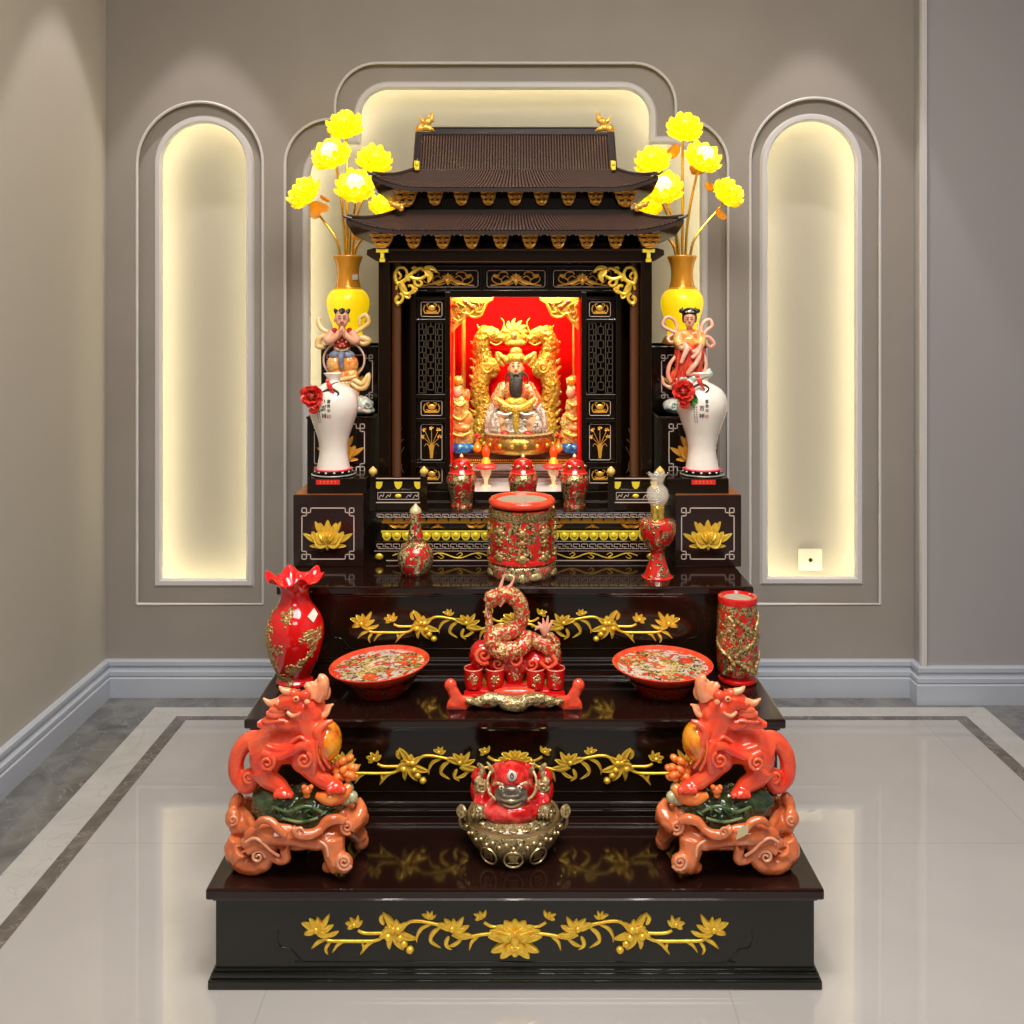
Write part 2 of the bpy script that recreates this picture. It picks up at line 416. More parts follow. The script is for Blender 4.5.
plain('pink_ring', (.80,.52,.44), rough=.3, coat=.3)
gloss2('cloud_pale', (.80,.76,.66), (.50,.60,.50), 30, (.85,.55,.42), sss=0)
plain('celadon', (.35,.50,.42), rough=.3, coat=.3)
relief('gold_statue', (.90,.52,.02), (1.0,.80,.07), (.35,.16,.02), 130, .45, gmetal=.5, rough=.3, third=(1,.86,.30), bs=.8)
plain('gold_ribbed', (.70,.46,.10), rough=.28, metal=.85, nz=(120, (.40,.24,.04), .5))
relief('robe_gold_red', (.78,.10,.03), (1,.70,.2), (.4,.1,.03), 90, .47, gmetal=.4, third=(.95,.85,.6))
relief('robe_white', (.88,.84,.66), (.70,.70,.55), (.16,.17,.12), 75, .54, gmetal=.2, rough=.3, third=(.95,.90,.60))
relief('robe_gold_yellow', (.90,.40,.08), (1,.72,.16), (.40,.25,.03), 90, .47, gmetal=.3, third=(1,.9,.5))
plain('boot_red', (.38,.03,.015), rough=.3)
gloss2('base_blue', (.01,.06,.30), (.02,.22,.55), 30, sss=0)
plain('teal_bead', (.10,.45,.48), rough=.2, coat=.5)
plain('orange_glaze', (.95,.25,.01), rough=.2, coat=.5)
plain('candle_cream', (.95,.80,.45), rough=.3)
plain('flame_red', (1,.06,.01), rough=.3, emis=(1,.04,.0), es=1.0)
# ------------------------------------------------------------------ camera
cam = bpy.data.cameras.new('camera'); co = bpy.data.objects.new('camera', cam); C.objects.link(co)
co.location = (0,0,CZ); co.rotation_euler = (PI/2,0,0); cam.sensor_width = 36; cam.lens = FP/1024*36
cam.shift_x = (512-HX)/1024; cam.shift_y = (HY-512)/1024; cam.clip_start = .05
sc = bpy.context.scene; sc.camera = co
sc.view_settings.view_transform = 'Standard'; sc.view_settings.look = 'None'; sc.view_settings.gamma = 1
sc.view_settings.use_curve_mapping = False; sc.view_settings.exposure = EXPO
sc.cycles.use_denoising = True; sc.cycles.max_bounces = 8; sc.cycles.sample_clamp_indirect = 6; sc.cycles.caustics_reflective = False; sc.cycles.caustics_refractive = False

# ------------------------------------------------------------------ room
YW, XL, XR, YF, ZC, YP, XP = 2.917, -1.256, 2.0, -2.0, 2.75, 2.862, 1.224
def fil(pts, n=10):
    """closed outline from (x,z,r) corners with rounded corners"""
    out = []; m = len(pts)
    for i in range(m):
        p = Vector(pts[i][:2]); r = pts[i][2]
        a = Vector(pts[i-1][:2])-p; b = Vector(pts[(i+1) % m][:2])-p
        if r <= 0: out.append(tuple(p)); continue
        a.normalize(); b.normalize(); k = min(r, 9)
        c = p+(a+b)*k                     # right-angle corners only
        s0, e0 = p+a*k, p+b*k
        a0 = math.atan2(s0.y-c.y, s0.x-c.x); a1 = math.atan2(e0.y-c.y, e0.x-c.x)
        d = (a1-a0+PI) % (2*PI)-PI
        for j in range(n+1):
            t = a0+d*j/n; out.append((c.x+k*math.cos(t), c.y+k*math.sin(t)))
    return out
def arch(x0, x1, zb, zt, g=0):
    x0 -= g; x1 += g; zb -= g; zt += g; r = (x1-x0)/2-1e-4
    return fil([(x0,zb,0),(x1,zb,0),(x1,zt,r),(x0,zt,r)], 16)
def stepped(x0, x1, X0, X1, zb, zs, zt, r1, r2, g=0):
    """wide opening with rounded shoulders and a taller rounded middle"""
    return fil([(X0-g,zb-g,0),(X1+g,zb-g,0),(X1+g,zs+g,r2+g),(x1+g,zs+g,0),(x1+g,zt+g,r1+g),(x0-g,zt+g,r1+g),(x0-g,zs+g,0),(X0-g,zs+g,r2+g)], 10)
q = lambda px: wx(px, YW)
h = lambda py: wz(py, YW)
outer = [arch(q(137), q(263), h(604), h(102)), stepped(q(335), q(676), q(285), q(728), h(604), h(119), h(63), .13, .14), arch(q(750), q(880), h(604), h(98))]
def inner(g): return [arch(q(160), q(245), h(580), h(122), g), stepped(q(360), q(650), q(309), q(701), h(580), h(143), h(88), .085, .10, g), arch(q(769), q(857), h(578), h(120), g)]
def holed(mb, rect, holes, y):
    loops = [[Vector((x, 0, z)) for x, z in rect]]+[[Vector((x, 0, z)) for x, z in l] for l in holes]
    pts = [p for l in loops for p in l]; tri = tessellate_polygon(loops)
    fs = []
    for a, b, c in tri:
        n = (pts[b]-pts[a]).cross(pts[c]-pts[a]); fs.append((a,b,c) if n.y < 0 else (a,c,b))
    mb.add([(p.x, y, p.z) for p in pts], fs)
def band(mb, loop, y0, y1):
    n = len(loop); mb.add([(x,y0,z) for x,z in loop]+[(x,y1,z) for x,z in loop], [(i, i+n, (i+1) % n+n, (i+1) % n) for i in range(n)])
def between(mb, A, B, y0, y1):
    n = len(A); mb.add([(x,y0,z) for x,z in A]+[(x,y1,z) for x,z in B], [(i, i+n, (i+1) % n+n, (i+1) % n) for i in range(n)])
w = MB(); holed(w, [(XL,0),(XP,0),(XP,ZC),(XL,ZC)], outer, YW)
RB = YW+.016
for o_ in outer: band(w, o_, YW, RB)
I0, I1, I2 = inner(0), inner(.024), inner(.045)
w.mi = 1
for o_, i1 in zip(outer, I1): holed(w, o_, [i1], RB)
w.mi = 2; CV = RB+.075
for i2 in I2: holed(w, i2, [], CV); band(w, i2, RB+.004, CV)
w.mi = 0
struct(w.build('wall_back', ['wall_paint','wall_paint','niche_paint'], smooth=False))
for k in range(3):
    f = MB(); between(f, I1[k], inner(.018)[k], RB, RB-.008); between(f, inner(.018)[k], inner(.006)[k], RB-.008, RB-.008)
    between(f, inner(.006)[k], I0[k], RB-.008, RB-.003); band(f, I0[k], RB-.003, RB+.008); between(f, I0[k], I2[k], RB+.008, RB+.008)
    struct(f.build('trim_%d' % (k+1), 'trim_paint'))
    f = MB(); l = outer[k]+[outer[k][0]]
    f.tube([(x, YW, z) for x, z in l], .0045, seg=8); struct(f.build('trim_%d' % (k+4), 'trim_paint'))  # pale bead added to paint the light caught along the niche edges
    f = MB(); l = inner(.030)[k]; l = l+[l[0]]
    f.tube([(x, RB+.022, z) for x, z in l], .005, seg=6); struct(f.build('trim_%d' % (k+7), 'led'))
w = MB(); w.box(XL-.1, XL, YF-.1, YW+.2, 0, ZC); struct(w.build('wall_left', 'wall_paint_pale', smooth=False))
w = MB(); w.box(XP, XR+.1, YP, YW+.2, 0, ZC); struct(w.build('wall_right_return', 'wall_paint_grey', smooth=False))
w = MB(); w.box(XP-.004, XP+.012, YP-.012, YP+.004, .11, ZC); struct(w.build('trim_10', 'trim_paint', smooth=False))  # pale strip added on the corner, paints the brighter lit side face
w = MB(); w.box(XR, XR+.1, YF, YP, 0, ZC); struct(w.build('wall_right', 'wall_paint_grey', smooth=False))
w = MB(); w.box(XL-.1, XR+.1, YF-.1, YF, 0, ZC); struct(w.build('wall_front', 'room_dark', smooth=False))
w = MB(); w.box(XL-.1, XR+.1, YF-.1, YW+.2, ZC, ZC+.05); struct(w.build('ceiling', 'ceiling_paint', smooth=False))
# baseboard swept round the room
prof = [(0,.112),(.012,.112),(.016,.108),(.016,.096),(.010,.092),(.010,.083),(.014,.080),(.020,.078),(.020,.066),(.016,.063),(.022,.058),(.022,0),(0,0)]
path = [(XL,YF),(XL,YW),(XP,YW),(XP,YP),(XR,YP)]
def offs(path, d):
    out = []
    for i, p in enumerate(path):
        p = Vector(p); ns = []
        for a, b in ((i-1,i),(i,i+1)):
            if a < 0 or b >= len(path): continue
            t = (Vector(path[b])-Vector(path[a])).normalized(); ns.append(Vector((t.y, -t.x)))
        o_ = ns[0] if len(ns) == 1 else ns[0]+ns[1]
        out.append(p+o_*d)
    return out
for nm, i0, i1 in (('baseboard_left',0,1),('baseboard_back',1,3),('baseboard_right',3,4)):
    b_ = MB(); O = [offs(path, d) for d, z in prof]; n = len(prof)
    for i in range(i0, i1):
        vs = [(O[k][i].x, O[k][i].y, prof[k][1]) for k in range(n)]+[(O[k][i+1].x, O[k][i+1].y, prof[k][1]) for k in range(n)]
        b_.add(vs, [(k, k+n, (k+1) % n+n, (k+1) % n) for k in range(n)])
    struct(b_.build(nm, 'baseboard_paint', smooth=False))
# floor with inlaid stone borders
fl = MB()
def ring(a, b, mi):
    fl.mi = mi
    (x0,x1,y0,y1), (u0,u1,v0,v1) = a, b
    fl.add([(x0,y0,0),(x1,y0,0),(x1,y1,0),(x0,y1,0),(u0,v0,0),(u1,v0,0),(u1,v1,0),(u0,v1,0)], [(0,1,5,4),(1,2,6,5),(2,3,7,6),(3,0,4,7)])
R0 = (XL,XR,YF,YW); R1 = (-1.072,1.395,YF+.19,2.826); R2 = (-.985,1.313,YF+.28,2.764); R3 = (-.948,1.275,YF+.315,2.737)
ring(R0, R1, 0); ring(R1, R2, 1); ring(R2, R3, 2)
fl.mi = 3; x0,x1,y0,y1 = R3; fl.add([(x0,y0,0),(x1,y0,0),(x1,y1,0),(x0,y1,0)], [(0,1,2,3)])
struct(fl.build('floor', ['floor_dark_band','floor_pale_band','floor_strip','floor_field'], smooth=False))

# ------------------------------------------------------------------ lights
def area(name, loc, size, power, col=(1,.93,.84), rot=(0,0,0), sy=None, spread=PI):
    l = bpy.data.lights.new(name, 'AREA'); l.energy = power; l.color = col; l.size = size; l.spread = spread
    if sy: l.shape = 'RECTANGLE'; l.size_y = sy
    o = bpy.data.objects.new(name, l); C.objects.link(o); o.location = loc; o.rotation_euler = rot; return o
def spot(name, loc, tgt, power, ang, blend=.5, col=(1,.9,.78), rad=.02):
    l = bpy.data.lights.new(name, 'SPOT'); l.energy = power; l.color = col; l.spot_size = math.radians(ang); l.spot_blend = blend; l.shadow_soft_size = rad
    o = bpy.data.objects.new(name, l); C.objects.link(o); o.location = loc
    o.rotation_euler = (Vector(tgt)-Vector(loc)).to_track_quat('-Z', 'Y').to_euler(); return o
def point(name, loc, power, col=(1,.8,.5), rad=.015):
    l = bpy.data.lights.new(name, 'POINT'); l.energy = power; l.color = col; l.shadow_soft_size = rad
    o = bpy.data.objects.new(name, l); C.objects.link(o); o.location = loc; return o
area('ceiling_panel_light', (.2,.9,ZC-.02), 1.4, 57, sy=1.2, col=(1,.95,.9))
area('ceiling_rear_light', (.3,-1.2,ZC-.02), 1.2, 30, sy=1.0, col=(.95,.96,1))
for x in (-.55,0,.55): spot('ceiling_downlight', (x,.95,ZC-.02), (x*.7,2.0,.5), 34, 60, .8, col=(1,.92,.82), rad=.035)
for x in (-.955,.91): spot('wall_washer', (x,YW-.31,ZC-.01), (x,YW-.31,0), 38, 45.5, .22, col=(1,.93,.94), rad=.012)
spot('roof_fill_spot', (0,1.75,ZC-.02), (0,2.5,1.45), 16, 42, .8, col=(1,.93,.85), rad=.03)  # added fill light aimed at the tiled roofs to brighten them
wd = bpy.data.worlds.new('world'); sc.world = wd; wd.use_nodes = True; wd.node_tree.nodes['Background'].inputs['Color'].default_value = (.5,.5,.5,1); wd.node_tree.nodes['Background'].inputs['Strength'].default_value = .3
# ------------------------------------------------------------------ the three altar steps
HW = .535
def vine(mb, sc, y, centre):
    """gold branch with lilies, buds and a bat, half of it then mirrored; pixels of the lowest riser, origin at its middle"""
    def P_(x, z): return ((x-515)*sc, (932-z)*sc)
    def st(pts, r=1.5, r1=None):
        n = len(pts); r1 = r1 or r
        mb.tube([(P_(*p)[0], y-.0012, P_(*p)[1]) for p in pts], [(r+(r1-r)*i/(n-1))*sc for i in range(n)], seg=8, n=5)
    def lf(pts, w=3, hh=3): mb.leaf([P_(*p) for p in pts], w*sc, hh*sc, y)
    def flower(cx, cz, s, angs, L):
        for a, l in zip(angs, L):
            t = math.radians(a); e = (cx+math.cos(t)*l*s, cz-math.sin(t)*l*s); m_ = (cx+math.cos(t)*l*s*.5+math.sin(t)*1.6*s, cz-math.sin(t)*l*s*.5+math.cos(t)*1.2*s)
            lf([(cx,cz), m_, e], 3.6*s, 4.2*s)
        p = P_(cx, cz-1); mb.ell((p[0], y-.002, p[1]), (3.2*sc*s, 3*sc*s, 3.2*sc*s), 10, 6)
    flower(316,931,1.05,(150,118,85,52,20,-12,195),(16,14,14,21,18,15,12))
    lf([(324,936),(333,934),(339,931)], 2.6); lf([(326,939),(318,942),(311,949)], 2.2); lf([(331,941),(326,948),(328,955)], 2)
    st([(322,934),(328,940),(345,941),(366,941),(377,940),(388,934)], 1.7)
    lf([(375,941),(369,943),(360,955)], 2.2); lf([(345,941),(338,944),(332,953)], 2); lf([(362,942),(364,948),(360,954)], 1.8)
    flower(354,926,.8,(160,115,70,35,205),(12,12,15,13,9)); st([(358,930),(365,933),(382,933)], 1.6)
    # bat like blossom
    flower(393,930,1.15,(120,75,30,-20,-60,-100,-150,165),(18,10,14,22,20,17,14,8))
    for k, (x, z) in enumerate(((400,937),(404,943),(410,949),(398,929),(388,936))):
        p = P_(x, z); mb.ell((p[0], y-.003, p[1]), (4.2*sc, 4*sc, 3.8*sc), 10, 6)
    lf([(384,925),(381,918),(385,913)], 2.8)
    st([(402,929),(409,922),(420,921),(436,924),(446,927)], 1.7)
    lf([(432,924),(422,928),(417,936),(417,943)], 2); lf([(441,927),(433,933),(431,941),(441,948)], 2.6)
    flower(428,918,.62,(150,100,60,20),(12,12,14,14))
    flower(452,930,1.0,(160,125,85,50,15,-15),(18,14,12,18,18,22)); lf([(449,936),(446,944),(452,950)], 2.4)
    st([(452,934),(462,938),(478,935),(494,933)], 1.6); lf([(480,935),(472,941),(469,951)], 2.1); lf([(463,938),(455,944),(449,946)], 2)
    flower(481,918,.7,(150,105,60,200),(12,10,14,9)); st([(484,922),(491,926),(499,927)], 1.7, 1.2)
    mb.mirror()
    if centre == 2:
        for L, w_, a0 in ((25,5.2,(170,155,25,10,-150,-30)), (23,6,(140,115,90,65,40,-125,-55)), (17,6,(150,120,60,30,-90,-60,-120)), (13,5,(110,70,90,-90))):
            for a in a0:
                t = math.radians(a); x, z = math.cos(t), math.sin(t)
                mb.leaf([P_(515+3*x, 940-3*z), P_(515+L*.6*x, 940-L*.55*z-1), P_(515+L*1.12*x, 940-L*.95*z)], w_*sc*1.05, (6-L*.1)*sc*1.6, y-.0006*(26-L)*.3)
        p = P_(515, 939); mb.ell((p[0], y-.004, p[1]), (5*sc, 5*sc, 9*sc), 12, 8)
    elif centre == 1:
        for a, L in ((165,20),(140,20),(112,17),(90,17),(68,17),(40,20),(15,20)):
            t = math.radians(a); lf([(515,928),(515+L*.5*math.cos(t),928-L*.5*math.sin(t)),(515+L*math.cos(t),928-L*.8*math.sin(t))], 4.2, 5)
        for s_ in (-1, 1): st([(515+s_*3,933),(515+s_*18,930),(515+s_*30,936)], 1.8)
def step(n, Yf, zt, z0, yb, mat, label, centre, cz):
    t = thing('altar_step', label, 'altar step', (0,Yf,z0), group='stepped black lacquered altar')
    H = zt-z0; D = yb-Yf
    m = MB(); m.box(-HW, HW, 0, D, H-.019, H); m.build('tread', 'lacquer_top', t, smooth=False, bevel=.004)
    m = MB(); m.box(-HW+.013, HW-.013, .016, D-.01, .0, H-.019)
    m.box(-HW+.009, HW-.009, .010, .03, H-.026, H-.019)
    m.build('riser', mat, t, smooth=False, bevel=.002)
    m = MB(); bh = .036 if n == 1 else .030
    m.box(-HW+.003, HW-.003, .003, D-.005, 0, bh*.45); m.box(-HW+.007, HW-.007, .007, D-.008, bh*.45, bh*.72); m.box(-HW+.010, HW-.010, .011, D-.009, bh*.72, bh*.86)
    m.build('base_moulding', mat, t, smooth=False, bevel=.003)
    m = MB(); sc_ = 1/574.
    for sgn in (-1, 1):
        m.tube([(sgn*(x-515)*sc_, .0155, cz+(932-z)*sc_) for x, z in ((278,931),(277,940),(281,947),(290,949),(296,955),(302,961),(312,962),(515,962))], .0011, seg=8, n=4)
    m.build('panel_bead', mat, t)
    m = MB(); vine(m, sc_, .0165, centre); m.v = [(x, y, z+cz) for x, y, z in m.v]
    m.build('floral_carving', 'gold', t, angle=60)
    return t
Z1, Z2, Z3 = .176, .370, .559
Y1, Y2, Y3 = 1.640, 1.873, 2.127
step(1, Y1, Z1, 0, 2.80, 'lacquer_green', 'wide black lacquered bottom step on the floor with gold lotus in the middle', 2, .093)
step(2, Y2, Z2, Z1, 2.795, 'lacquer', 'middle black altar step with gold vine behind the red toad', 1, .0967)
step(3, Y3, Z3, Z2, 2.79, 'lacquer', 'upper black altar step with gold vine behind the dragon cup stand', 1, .0975)
# ------------------------------------------------------------------ shrine base (tiered plinth with inlay)
BY = 2.33; K = BY/FP            # metres per photo pixel at its front face
bt = thing('shrine_base', 'low black plinth with gold lotus petal band and pale key pattern, carrying the shrine', 'plinth', (0,BY,Z3))
def pz(py): return wz(py, BY)-Z3
m = MB()
W1, W2, W3 = .345, .328, .318
m.box(-W1, W1, 0, .44, 0, pz(541)); m.box(-W2, W2, .016, .43, pz(541), pz(532)); m.box(-W3, W3, .028, .42, pz(532), pz(524)); m.box(-W2, W2, .018, .43, pz(524), pz(518.5)); m.box(-W1, W1, 0, .44, pz(518.5), pz(512.5))
m.build('plinth_body', 'lacquer', bt, smooth=False, bevel=.0015)
m = MB()
def bar(x0, z0, x1, z1, r=.0007, y=-.0006):
    m.box(min(x0,x1)-r, max(x0,x1)+r, y, y+.002, min(z0,z1)-r, max(z0,z1)+r)
def keyband(za, zb, n, W):
    p = 2*W/n
    for i in range(n):
        x = -W+p*i; t = za-zb; g = p*.12
        bar(x+g, za, x+p-g, za); bar(x+g, za, x+g, zb+t*.35); bar(x+g, zb+t*.35, x+p*.55, zb+t*.35); bar(x+p*.3, zb, x+p+g, zb); bar(x+p-g, za, x+p-g, zb+t*.4)
keyband(pz(514.2), pz(517.2), 34, W1-.004); keyband(pz(544), pz(548.5), 34, W1-.004)
bar(-W1, pz(551), W1, pz(551), .0005); bar(-W1+.03, pz(560.5), W1, pz(560.5), .0011)
m.build('key_pattern_inlay', 'inlay', bt, smooth=False)
m = MB()
n = 27; p = 2*W2/n
for i in range(n):
    x = -W2+p*(i+.5); a = pz(533.2); b_ = pz(541)
    m.poly([(x-p*.47,a),(x-p*.46,a-.010),(x-p*.3,b_+.002),(x,b_-.001),(x+p*.3,b_+.002),(x+p*.46,a-.010),(x+p*.47,a)], .010, .018); m.ell((x, .011, a-.008), (p*.33,.004,.008), 10, 6)
m.box(-W2-.002, W2+.002, .010, .02, pz(533.6), pz(532)); m.build('lotus_petal_band', 'gold_bright', bt)
m = MB(); n = 24; p = 2*W2/n
for i in range(n):
    x = -W2+p*(i+.5)
    for k in range(9):
        pass
    m.poly([(x+p*.47*math.cos(PI*k/8), pz(523)+.0125*math.sin(PI*k/8)) for k in range(9)], .012, .018)
m.box(-W2, W2, .011, .019, pz(524.2), pz(522.5)); m.build('cloud_band', 'orange_gold_paint', bt, smooth=False)
m = MB()
for i in range(7):
    x = (-3+i)*.096; z = pz(528); m.cut()
    if i % 2: m.ell((x,.026,z),(.006,.004,.0055),10,8); [m.leaf([(x,z-.004),(x+s*.008,z-.003),(x+s*.018,z-.007)], .003,.004,.028) for s in (-1,1)]
    else:
        m.ell((x,.026,z),(.0055,.005,.0055),10,8)
        for s in (-1,1): m.leaf([(x,z-.003),(x+s*.014,z-.002),(x+s*.027,z+.006)], .0045,.005,.028); m.tube([(x+s*.004,.026,z+.005),(x+s*.012,.026,z+.006),(x+s*.018,.026,z+.002)], .0012, 6, n=3)
m.each('bat_carving', 'gold_orange', bt)
m = MB()   # flowing vine along the foot
pts = [(-.30+ .60*t/80, -.001, pz(555.5)+.006*math.sin(t/80*PI*13)) for t in range(81)]
m.tube(pts, .0016, 6)
for i in range(13):
    x = -.277+.046*i; s = 1 if i % 2 else -1
    m.tube([(x,-.001,pz(555.5)-s*.004),(x+.010,-.001,pz(555.5)+s*.003),(x+.004,-.001,pz(555.5)+s*.007),(x-.004,-.001,pz(555.5)+s*.002)], [.0014,.0013,.001,.0006], 6, n=4)
m.ell((-W1+.012,-.001,pz(556.5)),(.010,.004,.008),12,8); m.ell((W1-.012,-.001,pz(556.5)),(.010,.004,.008),12,8)
m.build('vine_inlay', 'gold', bt)

# ------------------------------------------------------------------ balustrades beside the urns
def balustrade(xa, xb, label):
    Yb = 2.352; z0 = wz(512.5, BY)
    t = thing('altar_balustrade', label, 'balustrade', (0,Yb,z0), group='small black balustrades on the shrine base')
    f = lambda px: wx(px, Yb); g = lambda py: wz(py, Yb)-z0
    for x in (xa, xb):
        m = MB(); m.box(f(x)-.0085, f(x)+.0085, -.0085, .0085, 0, g(476)); m.build('post', 'lacquer', t, smooth=False, bevel=.001)
        m = MB(); m.lathe([(0,0),(.004,0),(.0045,.002),(.009,.006),(.0108,.011),(.0095,.016),(.005,.020),(.0018,.0235),(0,.0245)], (f(x),0,g(476)), 20); m.build('finial', 'lemon_wood', t)
    a, b_ = f(xa)+.0085, f(xb)-.0085
    m = MB(); m.box(a, b_, -.005, .005, g(511), g(500)); m.box(a, b_, -.004, .004, g(500), g(489.5)); m.box(a, b_, -.006, .006, g(479.5), g(476.8)); m.box(a, b_, -.002, .002, g(489), g(480))
    m.build('rail_panel', 'lacquer', t, smooth=False, bevel=.0008)
    m = MB()
    for py, r in ((478,.0011),(502,.0011),(511.5,.0007)): m.box(a, b_, -.0072, -.005, g(py)-r, g(py)+r)
    zc = g(495.5); hh = .0085; aa, bb = a+.004, b_-.004
    for k in (-1,1): m.box(aa, bb, -.006, -.0035, zc+k*hh-.0006, zc+k*hh+.0006)
    for x in (aa, bb): m.box(x-.0006, x+.0006, -.006, -.0035, zc-hh, zc+hh)
    for i in range(6):
        x = aa+(bb-aa)*(i+.5)/6
        if i in (2,3): continue
        m.tube([(x-.006,-.005,zc-.006),(x,-.005,zc+.002),(x+.004,-.005,zc-.002),(x+.007,-.005,zc+.006)], .0009, 6, n=3)
    m.build('inlay_frame', 'inlay', t, smooth=False)
    m = MB(); xc = (a+b_)/2
    m.ell((xc,-.005,zc),(.008,.0025,.005),12,8)
    for x in (a+.006, xc, b_-.006):
        m.poly([(x-.010,g(481.5)),(x-.008,g(486)),(x-.003,g(488.5)),(x+.003,g(488.5)),(x+.008,g(486)),(x+.010,g(481.5))], -.005, -.001)
    m.build('gold_ornament', 'gold_bright', t)
balustrade(373, 424, 'small black balustrade with two yellow finials left of the lidded urns')
balustrade(611, 660, 'small black balustrade with two yellow finials right of the lidded urns')

# ------------------------------------------------------------------ carved lotus and fret frame used on the side stands
def fret(m, x0, x1, z0, z1, y, r=.0012, k=.011):
    def b(xa, za, xb, zb): m.box(min(xa,xb)-r, max(xa,xb)+r, y-.0012, y+.001, min(za,zb)-r, max(za,zb)+r)
    for sx, X in ((1,x0),(-1,x1)):
        for sz, Z in ((1,z0),(-1,z1)):
            b(X,Z,X+sx*k,Z); b(X,Z,X,Z+sz*k); b(X+sx*k,Z,X+sx*k,Z+sz*k); b(X,Z+sz*k,X+sx*k,Z+sz*k)
            b(X+sx*k,Z+sz*k,X+sx*k*1.9,Z+sz*k); b(X+sx*k*1.9,Z+sz*k,X+sx*k*1.9,Z); b(X+sx*k,Z+sz*k,X+sx*k,Z+sz*k*1.7); b(X+sx*k,Z+sz*k*1.7,X,Z+sz*k*1.7)
    for Z in (z0,z1): b(x0+k*1.9,Z,x1-k*1.9,Z)
    for X in (x0,x1): b(X,z0+k*1.7,X,z1-k*1.7)
def lotus(m, cx, cz, s, y):
    """relief lotus, s metres per unit; about 52 units wide"""
    def lf(a, L, w, hh, x0=0, z0=0, bend=0, yy=0):
        t = math.radians(a); ex, ez = x0+L*math.cos(t), z0+L*math.sin(t)
        mx_, mz_ = x0+L*.5*math.cos(t)-bend*math.sin(t), z0+L*.5*math.sin(t)+bend*math.cos(t)
        m.leaf([(cx+x0*s,cz+z0*s),(cx+mx_*s,cz+mz_*s),(cx+ex*s,cz+ez*s)], w*s, hh*s, y-yy*s)
    for k in (-1,1):
        A = lambda a: a if k > 0 else 180-a
        lf(A(8), 27, 4.5, 3, 0, -3, -5*k); lf(A(-24), 22, 3.6, 3, 0, -4, -4*k); lf(A(50), 22, 4, 3, 0, -3, -2*k)
        lf(A(25), 19, 6, 4, 0, -5, -5*k, 1); lf(A(62), 19, 5.5, 4, 0, -4, -2*k, 1); lf(A(-50), 13, 4, 4, 0, -3, -3*k, 1)
        lf(A(40), 14, 6, 5, 0, -6, -4*k, 2.5); lf(A(10), 14, 5.5, 5, 0, -7, -5*k, 2.5)
    lf(90, 22, 5, 4, 0, -6, 0, 1.5); lf(90, 14, 5.5, 6, 0, -10, 0, 4); lf(-90, 17, 4.5, 5, 0, 0, 0, 2)
    for a in (110,70,130,50): lf(a, 13, 3.2, 6, 0, -8, 0, 3.5)
